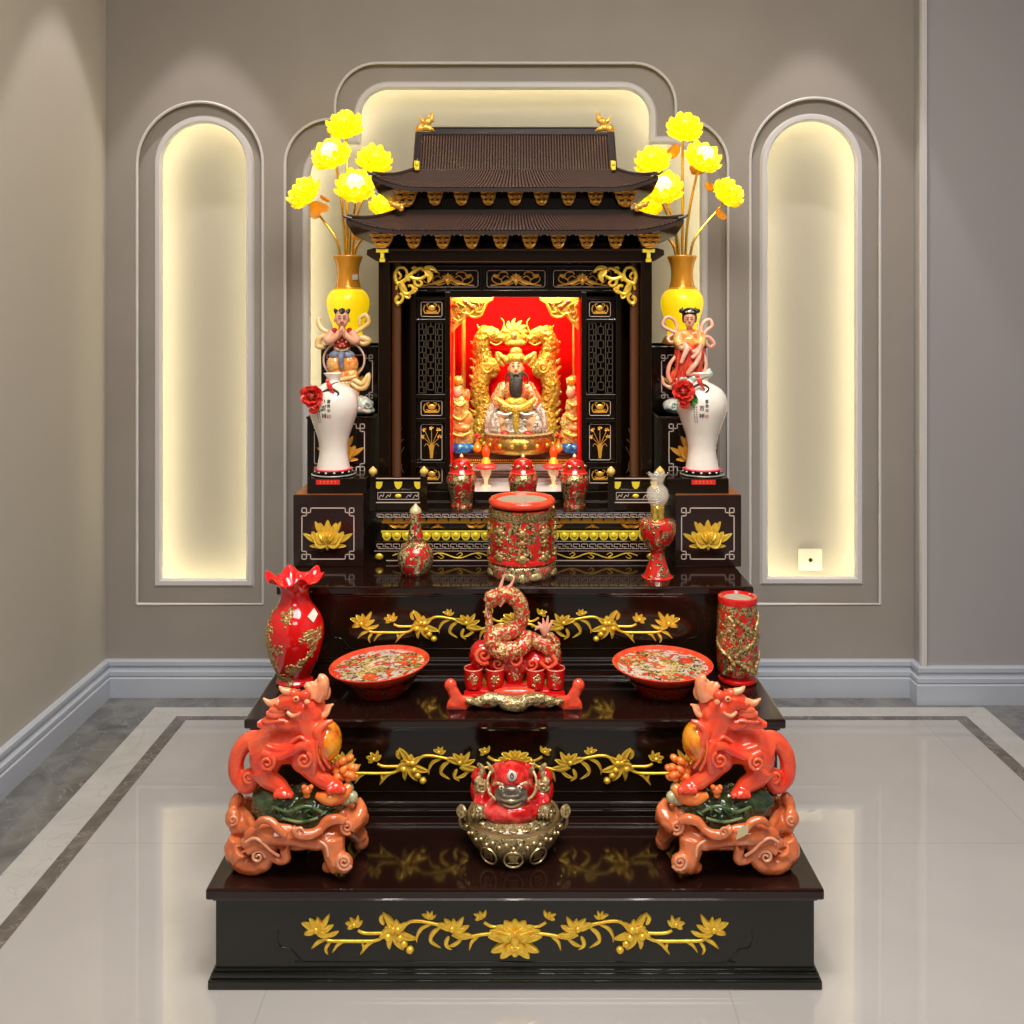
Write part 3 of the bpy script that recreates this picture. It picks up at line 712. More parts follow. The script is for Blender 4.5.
def stand_side(sg, label):
    """stepped stand: boxes rising towards the wall"""
    if sg < 0: L = [(293,363.5),(307,366),(307,372),(321,378)]
    else: L = [(675,741.5),(668,729),(660.5,719.5),(652,706)]
    t = thing('stepped_side_stand', label, 'side stand', (0,2.295,Z3), group='stepped black side stands')
    Yf = [2.295, 2.305, 2.42, 2.55]; tops = [wz(495,2.295), wz(478.5,2.305), wz(416.5,2.42), wz(346,2.55)]; bots = [Z3, tops[0], tops[0], tops[0]]
    Yb = [2.82, 2.42, 2.55, 2.82]
    names = ['lower_box','plinth_block','middle_box','upper_box']; mats = ['lacquer','lacquer','lacquer','lacquer']
    for i in range(4):
        x0, x1 = wx(L[i][0], Yf[i]), wx(L[i][1], Yf[i]); y0 = Yf[i]-2.295; y1 = Yb[i]-2.295
        a, b_ = bots[i]-Z3, tops[i]-Z3
        m = MB(); m.box(x0, x1, y0, y1, a, b_)
        if i in (2,3): m.box(x0-.002, x1+.002, y0-.003, y1, b_-.006, b_)
        o = m.build(names[i], 'lacquer' if i != 0 else 'lacquer_dark_red', t, smooth=False, bevel=.002)
        if i == 0:
            m = MB(); m.box(x0+.003, x1-.003, .004, y1-.003, b_, b_+.0012); m.build('brown_top', 'orange_brown', o, smooth=False)  # thin orange brown sheet over the top of the lower box
            m = MB(); fx0, fx1 = (x0+.022, x1-.019) ; fret(m, wx(302 if sg < 0 else 681.5, 2.295), wx(354 if sg < 0 else 734, 2.295), wz(559,2.295)-Z3, wz(508,2.295)-Z3, y0); m.build('fret_inlay', 'inlay', o, smooth=False)
            m = MB(); lotus(m, wx(328 if sg < 0 else 707.5, 2.295), wz(534,2.295)-Z3, 1/414*.92, y0); m.build('lotus_carving', 'gold', o, angle=60)
        if i == 1:
            m = MB(); cx = wx(703.5 if sg > 0 else 328, 2.305); m.box(cx-.029, cx+.029, y0-.0015, y0+.001, b_-.0145, b_-.003); s_ = m.build('red_label', 'label_red', o, smooth=False)
            m = MB()
            for kk in range(5):
                xx = cx-.018+.009*kk; m.box(xx-.0025, xx+.0025, y0-.0019, y0-.001, b_-.0075, b_-.0065); m.box(xx-.0025, xx+.0025, y0-.0019, y0-.001, b_-.0115, b_-.0105); m.box(xx-.0004, xx+.0004, y0-.0019, y0-.001, b_-.012, b_-.0055)
            m.build('label_marks', 'gold_orange', s_, smooth=False)
        if i == 2:
            m = MB(); fa, fb = (314.5,364.5) if sg < 0 else (669,718); fret(m, wx(fa,2.42), wx(fb,2.42), wz(471,2.42)-Z3, wz(424,2.42)-Z3, y0); m.build('fret_inlay', 'inlay', o, smooth=False)
            m = MB(); lotus(m, wx((fa+fb)/2+(1 if sg < 0 else 0),2.42), wz(448,2.42)-Z3, 1/392*.88, y0); m.build('lotus_carving', 'gold_orange', o, angle=60)
        if i == 3:
            m = MB(); fa, fb = (327,372.5) if sg < 0 else (661.5,706); fret(m, wx(fa,2.55), wx(fb,2.55), wz(398,2.55)-Z3, wz(355,2.55)-Z3, y0, k=.009); m.build('fret_inlay', 'inlay', o, smooth=False)
            m = MB(); lotus(m, wx((fa+fb)/2,2.55), wz(378,2.55)-Z3, 1/372*.8, y0); m.build('lotus_carving', 'gold_orange', o, angle=60)
    return t
stand_side(-1, 'stepped black side stand with fret frames left of the shrine')
stand_side(1, 'stepped black side stand with fret frames right of the shrine')

# ------------------------------------------------------------------ the shrine cabinet
SY = 2.42; SZ = wz(512.5, BY)
sh = thing('altar_shrine', 'black lacquered shrine cabinet with double tiled roof and gold carvings', 'shrine', (0,SY,SZ))
def X_(px, Y): return wx(px, Y)
def Z_(py, Y): return max(0.0, wz(py, Y)-SZ)
def part(name, mat, boxes, par=None, bev=.001, sm=False):
    m = MB()
    for (a, b_, Ya, Yb, top, bot) in boxes:      # pixels at depth Ya
        m.box(X_(a,Ya), X_(b_,Ya), Ya-SY, Yb-SY, (Z_(bot,Ya) if bot is not None else 0), Z_(top,Ya))
    return m.build(name, mat, par or sh, smooth=sm, bevel=bev)
TOPZ = wz(228, 2.42)-SZ
for a, b_ in ((378.5,389.5),(641,652)):
    m = MB(); m.box(X_(a,2.42), X_(b_,2.42), 0, .04, 0, TOPZ); m.build('corner_post', 'lacquer', sh, smooth=False, bevel=.001)
for px in (396.5, 634.5):
    m = MB(); x = X_(px,2.46); m.lathe([(.0145,.0),(.0145,.012),(.0125,.016),(.0125,Z_(262,2.46)),(.0145,Z_(262,2.46))], (x,2.46-SY,0), 24); m.build('column', 'lacquer_brown', sh)
m = MB(); xs = .343
m.box(-xs, -xs+.012, .05, .38, 0, TOPZ); m.cut(); m.box(xs-.012, xs, .05, .38, 0, TOPZ); m.each('side_wall', 'lacquer', sh, smooth=False)
m = MB(); m.box(-xs, xs, .365, .38, 0, TOPZ); m.build('back_wall', 'lacquer', sh, smooth=False)
m = MB(); m.box(-xs, xs, .05, .38, TOPZ-.006, TOPZ); m.box(-.30,.30,.085,.36, Z_(280,2.5), Z_(280,2.5)+.006); m.build('ceiling_board', 'lacquer', sh, smooth=False)
# recessed walls between the corner post and the doors
part('wing_panel', 'lacquer', [(388,412,2.555,2.565,262,None)]); part('wing_panel', 'lacquer', [(619,643,2.555,2.565,262,None)])
m = MB()
for s in (-1,1):
    m.cut()
    for pts in ([(.318,.02),(.305,.06),(.322,.10),(.300,.13)],[(.300,.04),(.312,.075),(.298,.11)],[(.32,.11),(.305,.16)]):
        m.tube([(s*x,.134,z+.02) for x,z in pts], .0012, 6, n=4)
m.each('wing_painting', 'inlay_dim', sh)
part('beam', 'lacquer', [(388,642,2.42,2.46,248,263)])
part('beam_edge', 'lacquer_brown', [(388,642,2.417,2.43,261.2,262.2),(388,642,2.417,2.43,249.5,250.5)], bev=0)
DY = 2.49
part('frieze', 'lacquer', [(405,626,DY,DY+.02,262,297)])
part('frieze_frame', 'lacquer', [(405,626,DY-.006,DY,264.5,266.5),(405,626,DY-.006,DY,290,297),(480.5,484.5,DY-.006,DY,266,291),(547,551,DY-.006,DY,266,291)])
def rrect(m, x0, x1, z0, z1, y, r=.0009, c=.004):
    P = [(x0+c,z0),(x1-c,z0),(x1,z0+c),(x1,z1-c),(x1-c,z1),(x0+c,z1),(x0,z1-c),(x0,z0+c),(x0+c,z0)]
    m.tube([(x,y,z) for x,z in P], r, 6)
def scroll_motif(m, cx, cz, w, hh, y, s=1.0):
    """flower with symmetric tendrils, half width w, half height hh"""
    for k in (-1,1):
        T = lambda pts, r=.0013: m.tube([(cx+k*a*w, y, cz+b*hh) for a,b in pts], [r*s]*len(pts), 6, n=4)
        T([(.1,-.5),(.35,-.75),(.55,-.2),(.4,.35),(.25,.1)]); T([(.45,-.55),(.7,-.6),(.9,-.1),(.8,.5),(.62,.4)]); T([(.55,-.1),(.68,.2),(.6,.75),(.4,.8)]); T([(.7,-.75),(.95,-.8)]); T([(.3,.5),(.38,.85),(.55,.9)])
        m.leaf([(cx+k*.15*w,cz-.2*hh),(cx+k*.4*w,cz-.45*hh),(cx+k*.7*w,cz-.75*hh)], hh*.25, .003, y+.0005)
        m.leaf([(cx+k*.7*w,cz+.1*hh),(cx+k*.85*w,cz+.6*hh)], hh*.22, .003, y+.0005)
        for a in (60, 30, 0, -30): t = math.radians(a); m.leaf([(cx,cz),(cx+k*math.cos(t)*w*.26,cz+math.sin(t)*hh*.7)], hh*.16, .003, y)
    m.leaf([(cx,cz-.1*hh),(cx,cz+.75*hh)], hh*.3, .004, y-.001); m.leaf([(cx,cz),(cx,cz-.8*hh)], hh*.35, .004, y-.001)
for a, b_ in ((418,478),(487,545),(553.5,611)):
    m = MB(); rrect(m, X_(a,DY), X_(b_,DY), Z_(287,DY), Z_(270.5,DY), -.001+DY-SY); m.build('frieze_inlay', 'inlay', sh)
    m = MB(); scroll_motif(m, X_((a+b_)/2,DY), Z_(278.8,DY), (X_(b_,DY)-X_(a,DY))*.46, .0215, DY-SY-.002, 1.25); m.build('frieze_carving', 'gold_orange', sh)
# gold openwork brackets in the top corners
m = MB(); BYk = 2.445
def bp(px, py): return (X_(px,BYk), BYk-SY, Z_(py,BYk))
def sw(pts, r=2.0, r1=1.2): n_=len(pts); m.tube([bp(*p) for p in pts], [(r+(r1-r)*i/(n_-1))*BYk/FP for i in range(n_)], 8, n=5)
sw([(397,284),(395,276),(398,268),(404,268),(407,273),(405,279),(400,282),(396,287)]); sw([(398,272),(401,276),(399,279)],1.4,1)
sw([(397,284),(404,281),(410,275),(416,270),(421,268),(424,271)],2.2,1.6); sw([(412,278),(418,279),(424,277),(429,272)],2.0,1.5)
m.leaf([(X_(425,BYk),Z_(270,BYk)),(X_(430,BYk),Z_(276,BYk)),(X_(428,BYk),Z_(283,BYk))], .010, .007, BYk-SY-.001); m.leaf([(X_(424,BYk),Z_(268,BYk)),(X_(432,BYk),Z_(268,BYk)),(X_(438,BYk),Z_(273,BYk))], .007, .006, BYk-SY-.001)
sw([(401,283),(402,290),(407,294),(413,291),(412,286),(408,286)],2.4,1.4); sw([(408,281),(410,277),(414,279),(415,284),(419,286),(422,283),(419,280)],2,1.2)
sw([(410,293),(414,292),(417,289),(413,287)],1.6,1); sw([(397,286),(396,290)],1.6,1); sw([(399,296),(396,299),(397,303),(401,302),(403,297),(400,293)],2.2,1.4); sw([(397,303),(398,306)],1.8,.8)
sw([(404,291),(405,296),(409,298),(410,294)],1.6,1); sw([(412,269),(414,267),(417,269),(415,273)],1.5,1); sw([(400,282),(404,288),(406,293)],3,2)
nb = len(m.v); m.v = [(x, y, z) for x, y, z in m.v]
mm = MB(); mm.v = list(m.v); mm.f = list(m.f); mm.m = list(m.m); mm.build('gold_corner_bracket', 'gold', sh)
cxs = X_(515.5, BYk); m.v = [(2*cxs-x, y, z) for x, y, z in m.v]; m.f = [tuple(reversed(f)) for f in m.f]; m.build('gold_corner_bracket', 'gold', sh)
# lattice door leaves either side of the opening
def vase_motif(m, cx, zt, zb, y):
    hh = zt-zb
    m.poly([(cx-.008,zb+hh*.42),(cx+.008,zb+hh*.42),(cx+.005,zb+hh*.25),(cx+.0035,zb+hh*.02),(cx-.0035,zb+hh*.02),(cx-.005,zb+hh*.25)], y-.002, y+.001)
    for a, L in ((90,.5),(65,.5),(115,.5),(45,.35),(135,.35)):
        t = math.radians(a); e = (cx+math.cos(t)*hh*L, zb+hh*.42+math.sin(t)*hh*L)
        m.tube([(cx,y,zb+hh*.4),(e[0],y,e[1])], .0008, 6)
        for b_ in (0,60,-60,120): u = math.radians(a+b_); m.leaf([(e[0],e[1]),(e[0]+.007*math.cos(u),e[1]+.007*math.sin(u))], .0025, .003, y)
    for k in (-1,1): m.tube([(cx+k*.006,y,zb+hh*.4),(cx+k*.014,y,zb+hh*.46),(cx+k*.018,y,zb+hh*.38)], .0008, 6, n=3)
for sgn in (-1, 1):
    mir = (lambda px: px) if sgn < 0 else (lambda px: 1031.5-px)
    def rng(a, b_): a, b_ = mir(a), mir(b_); return (min(a,b_), max(a,b_))
    dl = MB()
    def bx(a, b_, y0, y1, top, bot): a, b_ = rng(a,b_); dl.box(X_(a,DY), X_(b_,DY), y0, y1, Z_(bot,DY), Z_(top,DY))
    y0 = DY-SY
    bx(411,416,y0-.012,y0+.012,292,503); bx(445.5,450.5,y0-.012,y0+.012,292,503)
    for tp, bt_ in ((292,299.5),(319,322.5),(394,398.5),(418,422.5),(462,467),(483,503)): bx(416,446,y0-.006,y0+.010,tp,bt_)
    for tp, bt_ in ((299,320),(398,419),(422,463),(466,484)): bx(416,446,y0+.003,y0+.008,tp,bt_)
    d_ = dl.build('door_leaf', 'lacquer', sh, smooth=False, bevel=.0012)
    m = MB()
    a, b_ = rng(419,442.5); xa, xb = X_(a,DY), X_(b_,DY); za, zb = Z_(393,DY), Z_(323.5,DY); r = .0011; y = y0
    def L_(x0, z0, x1, z1): m.box(min(x0,x1)-r, max(x0,x1)+r, y-.002, y+.003, min(z0,z1)-r, max(z0,z1)+r)
    nx, nz = 3, 12; pw, ph = (xb-xa)/nx, (zb-za)/nz
    for j in range(nz+1):
        z = za+ph*j
        L_(xa,z,xa+pw*.9,z); L_(xb-pw*.9,z,xb,z)
        if j < nz: L_(xa+pw*(.45 if j%2 else .62),z,xa+pw*(.45 if j%2 else .62),z+ph); L_(xb-pw*(.45 if j%2 else .62),z,xb-pw*(.45 if j%2 else .62),z+ph)
    for x in (xa, xa+pw*.9, xb-pw*.9, xb): L_(x,za,x,zb)
    for j in range(5):
        z = za+(zb-za)*(j+.5)/5; q_ = (zb-za)/10
        xm0, xm1 = xa+pw*1.15, xb-pw*1.15; L_(xm0,z-q_*.55,xm1,z-q_*.55); L_(xm0,z+q_*.55,xm1,z+q_*.55); L_(xm0,z-q_*.55,xm0,z+q_*.55); L_(xm1,z-q_*.55,xm1,z+q_*.55)
        L_(xa+pw*.9,z,xm0,z); L_(xm1,z,xb-pw*.9,z); L_((xm0+xm1)/2,z+q_*.55,(xm0+xm1)/2,z+q_*1.45)
    m.build('lattice', 'lacquer_lattice', d_, smooth=False)
    m = MB(); a, b_ = rng(421,442)
    for tp, bt_ in ((302,316.5),(401,415.5),(424.5,460),(468,483)): rrect(m, X_(a,DY), X_(b_,DY), Z_(bt_,DY), Z_(tp,DY), y0+.002, .0009, .003)
    m.build('panel_inlay', 'inlay', d_)
    m = MB(); cx = X_((a+b_)/2,DY)
    for tp, bt_ in ((302,316.5),(401,415.5),(468,483)):
        m.cut(); zc = Z_((tp+bt_)/2,DY); m.ell((cx,y0+.003,zc+.003),(.010,.003,.008),12,8)
        for k in (-1,1):
            m.tube([(cx+k*.006,y0+.002,zc-.008),(cx+k*.016,y0+.002,zc-.010),(cx+k*.021,y0+.002,zc),(cx+k*.017,y0+.002,zc+.011)], .0016, 6, n=3)
            m.tube([(cx+k*.010,y0+.002,zc+.006),(cx+k*.013,y0+.002,zc+.013),(cx+k*.006,y0+.002,zc+.014)], .0013, 6, n=3)
        m.box(cx-.018,cx+.018,y0+.001,y0+.004,zc-.012,zc-.008); m.tube([(cx-.014,y0+.002,zc-.004),(cx,y0+.002,zc-.008),(cx+.014,y0+.002,zc-.004)], .0014, 6, n=3)
    m.cut(); vase_motif(m, cx, Z_(426,DY), Z_(459,DY), y0+.002)
    m.each('panel_carving', 'gold_orange', d_)
# notched head of the opening
m = MB(); P = [(450,290),(450,297.5),(492,297.5),(497,294),(537,294),(542,297.5),(583,297.5),(583,290)]
m.poly([(X_(a,DY),Z_(b_,DY)) for a,b_ in P], DY-SY-.004, DY-SY+.012); m.build('opening_head', 'lacquer', sh, smooth=False)
# sill, inner floor, inner shelf, red backing
part('sill', 'lacquer', [(388,645,2.476,2.50,491.5,None),(388,645,2.468,2.478,500.5,503)], bev=.001)
part('sill_line', 'inlay_dim', [(450,583,2.474,2.478,501.5,502.3)], bev=0)
zf = wz(491.5,2.476)-SZ
m = MB(); m.box(-.30,.30,.058,.36, zf-.01, zf); m.box(-.155,.155,.055,.22, zf, zf+.0008); m.build('inner_floor', 'white_gloss', sh, smooth=False)
m = MB(); m.box(-.30,.30,.20,.36, zf, Z_(464,2.62)); m.build('shelf_riser', 'white_gloss', sh, smooth=False)
for k in range(3): pass
m = MB()
for k, z in enumerate((.012,.020,.028)): m.box(-.17,.17,.188+.003*k,.20, zf+z, zf+z+.003)
m.build('shelf_riser_slats', 'lacquer_brown', sh, smooth=False)
m = MB(); za, zb = Z_(464,2.605), Z_(453,2.605); m.box(-.30,.30,.185,.36, za, zb); m.box(-.30,.30,.180,.19, zb-.004, zb); ib = m.build('inner_shelf', 'lacquer_brown', sh, smooth=False)
m = MB()
for i in range(60): x = -.155+.31*i/59; m.box(x-.0016, x+.0016, .1815, .186, za+.008, za+.013)
m.box(-.16,.16,.182,.186,za+.003,za+.005); m.build('dentil_strip', 'gold_orange', ib, smooth=False)
m = MB(); m.box(-.168,.168,.352,.362, zf, Z_(280,2.5)); m.build('red_backing', 'red_cloth', sh, smooth=False)
m = MB()
for px, r, y in ((463.5,.0065,.30),(574.5,.0065,.30),(453,.004,.20),(582,.004,.20)):
    x = X_(px, SY+y)
    m.lathe([(r,zb),(r,Z_(283,2.5))], (x,y,0), 14); m.cut()
m.each('gold_rod', 'gold_glow', sh)
for s in (-1,1):
    m = MB(); m.box(s*.172-.003, s*.172+.003, .07, .35, zf, Z_(285,2.5)); m.build('side_lining', 'red_cloth', sh, smooth=False)
# gold valance hung in the upper corners of the opening
for s in (-1,1):
    m = MB(); Yv = 2.53; f = (lambda px: X_(px,Yv)) if s < 0 else (lambda px: X_(1033-px,Yv)); g = lambda py: Z_(py,Yv)
    y = Yv-SY
    for pts in ([(451,299),(451,330),(455,327)],[(451,331),(455,328),(458,322),(463,319),(466,313),(472,317),(480,316),(483,311),(486,304),(493,299)],[(455,301),(458,306),(456,312),(459,318)],[(458,303),(465,307),(462,312),(470,314),(475,309),(469,304),(463,300)],[(476,301),(480,306),(476,312),(482,312)],[(470,300),(476,303),(485,302)],[(453,318),(457,322),(453,326)]):
        m.tube([(f(a),y,g(b_)) for a,b_ in pts], .0034, 8, n=4)
    P = [(451,297),(494,297),(488,303),(484,312),(476,318),(467,316),(462,322),(456,329),(451,332)]
    P = [(f(a), g(b_)) for a, b_ in P]
    m.poly(P if s > 0 else P[::-1], y+.001, y+.004); v_ = m.build('gold_valance', 'gold_glow', sh)
    m = MB()
    for a,b_,r in ((455,305,.008),(459,313,.007),(473,307,.009),(466,302,.006),(481,304,.006),(454,322,.006)): m.ell((f(a),y-.001,g(b_)),(r,.004,r*.8),10,8)
    m.build('valance_flower', 'gold_red_flower', v_)
# ------------------------------------------------------------------ tiled roofs
def roof_surf(m, fe, fr, n, rows, amp, nv=14, thick=.008, flip=False):
    """fe(u) eave curve, fr(u) upper curve, u in 0..1; n tile ribs, rows steps"""
    nu = n*4
    def P(u, v):
        a, b_ = Vector(fe(u)), Vector(fr(u)); p = a.lerp(b_, v); p.z -= math.sin(PI*v)*.006
        return p
    def f(u, v):
        p = P(u, v); du = (P(min(u+1e-3,1), v)-P(max(u-1e-3,0), v)); dv = P(u, min(v+1e-2,1))-P(u, max(v-1e-2,0))
        nn = du.cross(dv); nn = nn.normalized() if nn.length > 1e-12 else Vector((0,0,1))
        if nn.z < 0: nn = -nn
        k = abs(math.sin(PI*n*u))**.7; s = 1-((v*rows) % 1)*.35
        return tuple(p+nn*amp*k*s)
    m.grid(nu, nv, f)
    for j in range(nv):
        for i in range(nu):
            if i % 4 in (0,3) and n > 20: m.m[len(m.m)-nu*nv+j*nu+i] = 1
    m.grid(40, 4, lambda u, v: tuple(P(u, v)-Vector((0,0,thick))))
    m.mi = 1
    def edge(u, v): p = P(u, 0); return (p.x, p.y, p.z+amp*.2-v*(thick+.002))
    m.grid(80, 1, edge); m.mi = 0
def curve_tube(m, fn, r, n=30, seg=8): m.tube([fn(i/n) for i in range(n+1)], r, seg)
def upl(t): return max(0, (abs(t)-.68)/.32)**1.9
def eave_front(ax, y0, z0, ex, ez, pw=7, straight=1.0):
    def f(u):
        t = 2*u-1; k = abs(t)**pw
        return (t*ax, y0-ex*k, z0+ez*upl(t))
    return f
def hip(name, ax, ay0, ay1, zE, ex, ez, bx, by0, by1, zT, nf, ns, rows, amp, par):
    """four sided skirt roof; local y"""
    g = sh if par is None else par
    m = MB()
    fe = eave_front(ax, ay0, zE, ex, ez); fr = lambda u: ((2*u-1)*bx, by0, zT)
    roof_surf(m, fe, fr, nf, rows, amp)
    for s in (-1,1):
        c0, c1 = ay0-ex, ay1+ex*.0
        def se(u, s=s):
            t = 2*u-1; return (s*(ax-.012*(1-abs(t)**5)), (c0+c1)/2+t*(c1-c0)/2, zE+ez*upl(t))
        def sr(u, s=s): return (s*bx, by0+(by1-by0)*u, zT)
        roof_surf(m, se, sr, ns, rows, amp)
    roof_surf(m, lambda u: ((2*u-1)*ax, ay1, zE+ez*upl(2*u-1)), lambda u: ((2*u-1)*bx, by1, zT), nf//3, rows, amp)
    o = m.build(name, ['roof_tile','roof_tile_dark'], g, smooth=True, angle=50)
    return fe
def fy(px, Y): return wx(px, Y)-.0   # helper
cx0 = wx(514.5, 2.4)
EX = .03
zE1 = Z_(231, 2.37); zT1 = Z_(213.5, 2.47)
AX1 = 168.5*2.345/FP; BX1 = 118*2.47/FP
ro = MB()
feL = hip('lower_roof', AX1, 2.372-SY, 2.80-SY, zE1, EX, Z_(219.5,2.342)-zE1+.001, BX1, 2.47-SY, 2.74-SY, zT1, 86, 50, 5, .0034, sh)
lower = [o for o in bpy.data.objects if o.name.startswith('lower_roof')][0]
def hipridge(fe, bx, by, zt, par, r=.0055):
    for s in (-1,1):
        m = MB(); a = Vector(fe(0)); a.x = s*abs(a.x); b_ = Vector((s*bx, by, zt))
        pts = []
        for i in range(15):
            t = i/14; p = a.lerp(b_, t); p.z += .007-math.sin(PI*t)*.010
            pts.append(tuple(p))
        m.tube(pts, [r*.55]+[r*.85]*2+[r]*12, 8)
        for i in range(1, 28): p = Vector(pts[min(14,i//2)]).lerp(Vector(pts[min(14,(i+1)//2)]), .5); m.ell((p.x,p.y,p.z+r*.8),(r*.42,)*3,6,4)
        m.tube([(a.x-s*.012,a.y+.004,a.z+.002),(a.x+s*.004,a.y-.002,a.z+.006),(a.x+s*.010,a.y-.004,a.z+.011)], [r*.8,r*.7,r*.3], 8)
        m.build('hip_ridge', 'roof_tile_dark', par)
hipridge(feL, BX1, 2.47-SY, zT1, lower)
m = MB(); m.box(-BX1-.004, BX1+.004, 2.463-SY, 2.475-SY, zT1-.003, zT1+.010); m.build('roof_collar', 'roof_tile_dark', lower, smooth=False, bevel=.001)
# wall band between the two roofs
m = MB(); zb2 = Z_(188,2.44); m.box(-BX1+.005, BX1-.005, 2.475-SY, 2.74-SY, zT1, zb2+.02); m.build('upper_wall', 'lacquer', sh, smooth=False)
m = MB(); m.box(-xs+.01, xs-.01, 2.43-SY, 2.78-SY, TOPZ-.002, zE1+.02); m.build('lower_wall_band', 'lacquer', sh, smooth=False)
# upper roof: skirt plus gabled main slope
zE2 = Z_(188, 2.405); AX2 = 143.5*2.38/FP; xg = 97*2.466/FP; zM = Z_(170,2.466)
feU = hip('upper_roof', AX2, 2.407-SY, 2.79-SY, zE2, .028, Z_(176,2.38)-zE2, xg, 2.466-SY, 2.74-SY, zM, 76, 44, 4, .0032, sh)
upper = [o for o in bpy.data.objects if o.name.startswith('upper_roof')][0]
hipridge(feU, xg, 2.466-SY, zM, upper, .005)
zR = Z_(134.5, 2.61); yR = 2.61-SY; xr = 94.5*2.61/FP
m = MB(); roof_surf(m, lambda u: ((2*u-1)*xg, 2.464-SY, zM-.002), lambda u: ((2*u-1)*xr, yR, zR), 68, 14, .0032, nv=42)
roof_surf(m, lambda u: ((2*u-1)*xg, 2.745-SY, zM-.002), lambda u: ((2*u-1)*xr, yR, zR), 30, 6, .0015, nv=8)
m.build('main_slope', ['roof_tile','roof_tile_dark'], upper, smooth=True, angle=50)
for s in (-1,1):
    m = MB(); m.add([(s*(xg-.012),2.47-SY,zM-.004),(s*(xg-.012),2.74-SY,zM-.004),(s*(xr-.012),yR,zR)], [(0,1,2),(2,1,0)]); m.build('gable_board', 'lacquer', upper, smooth=False)
    m = MB(); a = Vector((s*(xg+.002),2.455-SY,zM+.004)); b_ = Vector((s*(xr+.002),yR,zR+.006))
    pts = [tuple(a.lerp(b_,i/12)+Vector((0,0,-math.sin(PI*i/12)*.006))) for i in range(13)]
    m.tube(pts, .0062, 8); c_ = Vector((s*(xg+.002),2.75-SY,zM+.004)); m.tube([tuple(c_), tuple(b_)], .006, 8)
    for i in range(26): p = a.lerp(b_, (i+.5)/26); m.box(p.x-.0065, p.x+.0065, p.y-.003, p.y+.002, p.z+.0005-math.sin(PI*(i+.5)/26)*.006, p.z+.0075-math.sin(PI*(i+.5)/26)*.006)
    m.tube([tuple(Vector(p)+Vector((s*.008,0,-.002))) for p in pts], .0045, 6)
    m.build('verge_ridge', 'roof_tile_dark', upper)
    m = MB(); x = s*(xg+.001); y = 2.448-SY; z = zM
    m.box(x-.0065,x+.0065,y-.006,y+.008,z+.002,z+.019); m.box(x-.005,x+.006,y-.008,y+.006,z-.004,z+.003); m.ell((x,y-.006,z+.012),(.0045,.003,.006),10,8); m.box(x-.007,x+.004,y-.004,y+.006,z+.018,z+.021)
    m.build('verge_end', 'gold_bright', upper, bevel=.0015)
m = MB(); m.box(-xr-.003, xr+.003, yR-.008, yR+.008, zR-.002, zR+.006); m.box(-xr+.03, xr-.03, yR-.005, yR+.005, zR+.005, zR+.016); m.box(-xr+.02, xr-.02, yR-.007, yR+.007, zR+.016, zR+.020)
m.build('main_ridge', 'roof_tile_dark', upper, smooth=False, bevel=.001)
for s in (-1,1):      # ridge end beasts
    m = MB(); x0 = s*(xr-.004); y = yR-.004; z = zR+.003
    e = lambda dx, dz, r: m.ell((x0-s*dx, y, z+dz), r, 10, 8)
    e(-.004,.010,(.009,.006,.010)); e(.008,.012,(.012,.006,.008)); e(.019,.009,(.008,.005,.006)); e(.012,.025,(.010,.006,.009)); e(.021,.031,(.007,.005,.008)); e(.001,.027,(.006,.004,.005))
    m.tube([(x0-s*.022,y,z+.034),(x0-s*.025,y,z+.044),(x0-s*.019,y,z+.048)], [.004,.003,.0012], 8); m.tube([(x0-s*.004,y,z+.028),(x0+s*.004,y,z+.036),(x0+s*.006,y,z+.040)], [.003,.002,.001], 8)
    m.tube([(x0-s*.016,y,z+.036),(x0-s*.015,y,z+.043)], [.003,.001], 8); m.tube([(x0-s*.024,y,z+.008),(x0-s*.030,y,z+.003)], [.004,.001], 8)
    m.tube([(x0+s*.010,y,z+.012),(x0+s*.014,y,z+.004)], [.004,.002], 8)
    c_ = Vector((x0, y, z)); m.v = [tuple(c_+(Vector(p)-c_)*1.22) for p in m.v]; m.fuse('ridge_beast', 'gold_orange', upper, .0012, 2, (300,.0006))
# small gold beasts on the lower hips
for s, px in ((-1,398),(1,640)):
    m = MB(); x0 = X_(px,2.43); y = 2.43-SY; z = Z_(206,2.43)
    for dx,dz,r in ((0,0,(.012,.007,.008)),(s*.012,.004,(.010,.006,.007)),(-s*.010,-.006,(.006,.005,.007)),(-s*.014,.004,(.006,.004,.004)),(s*.020,.010,(.006,.004,.005))): m.ell((x0+dx,y,z+dz),r,10,8)
    m.tube([(x0-s*.006,y,z-.004),(x0-s*.008,y,z-.014)], [.005,.004], 8); m.tube([(x0,y,z+.006),(x0+s*.006,y,z+.015)], [.004,.001], 8)
    m.fuse('hip_beast', 'gold_orange', lower, .0012, 2, (300,.0006))
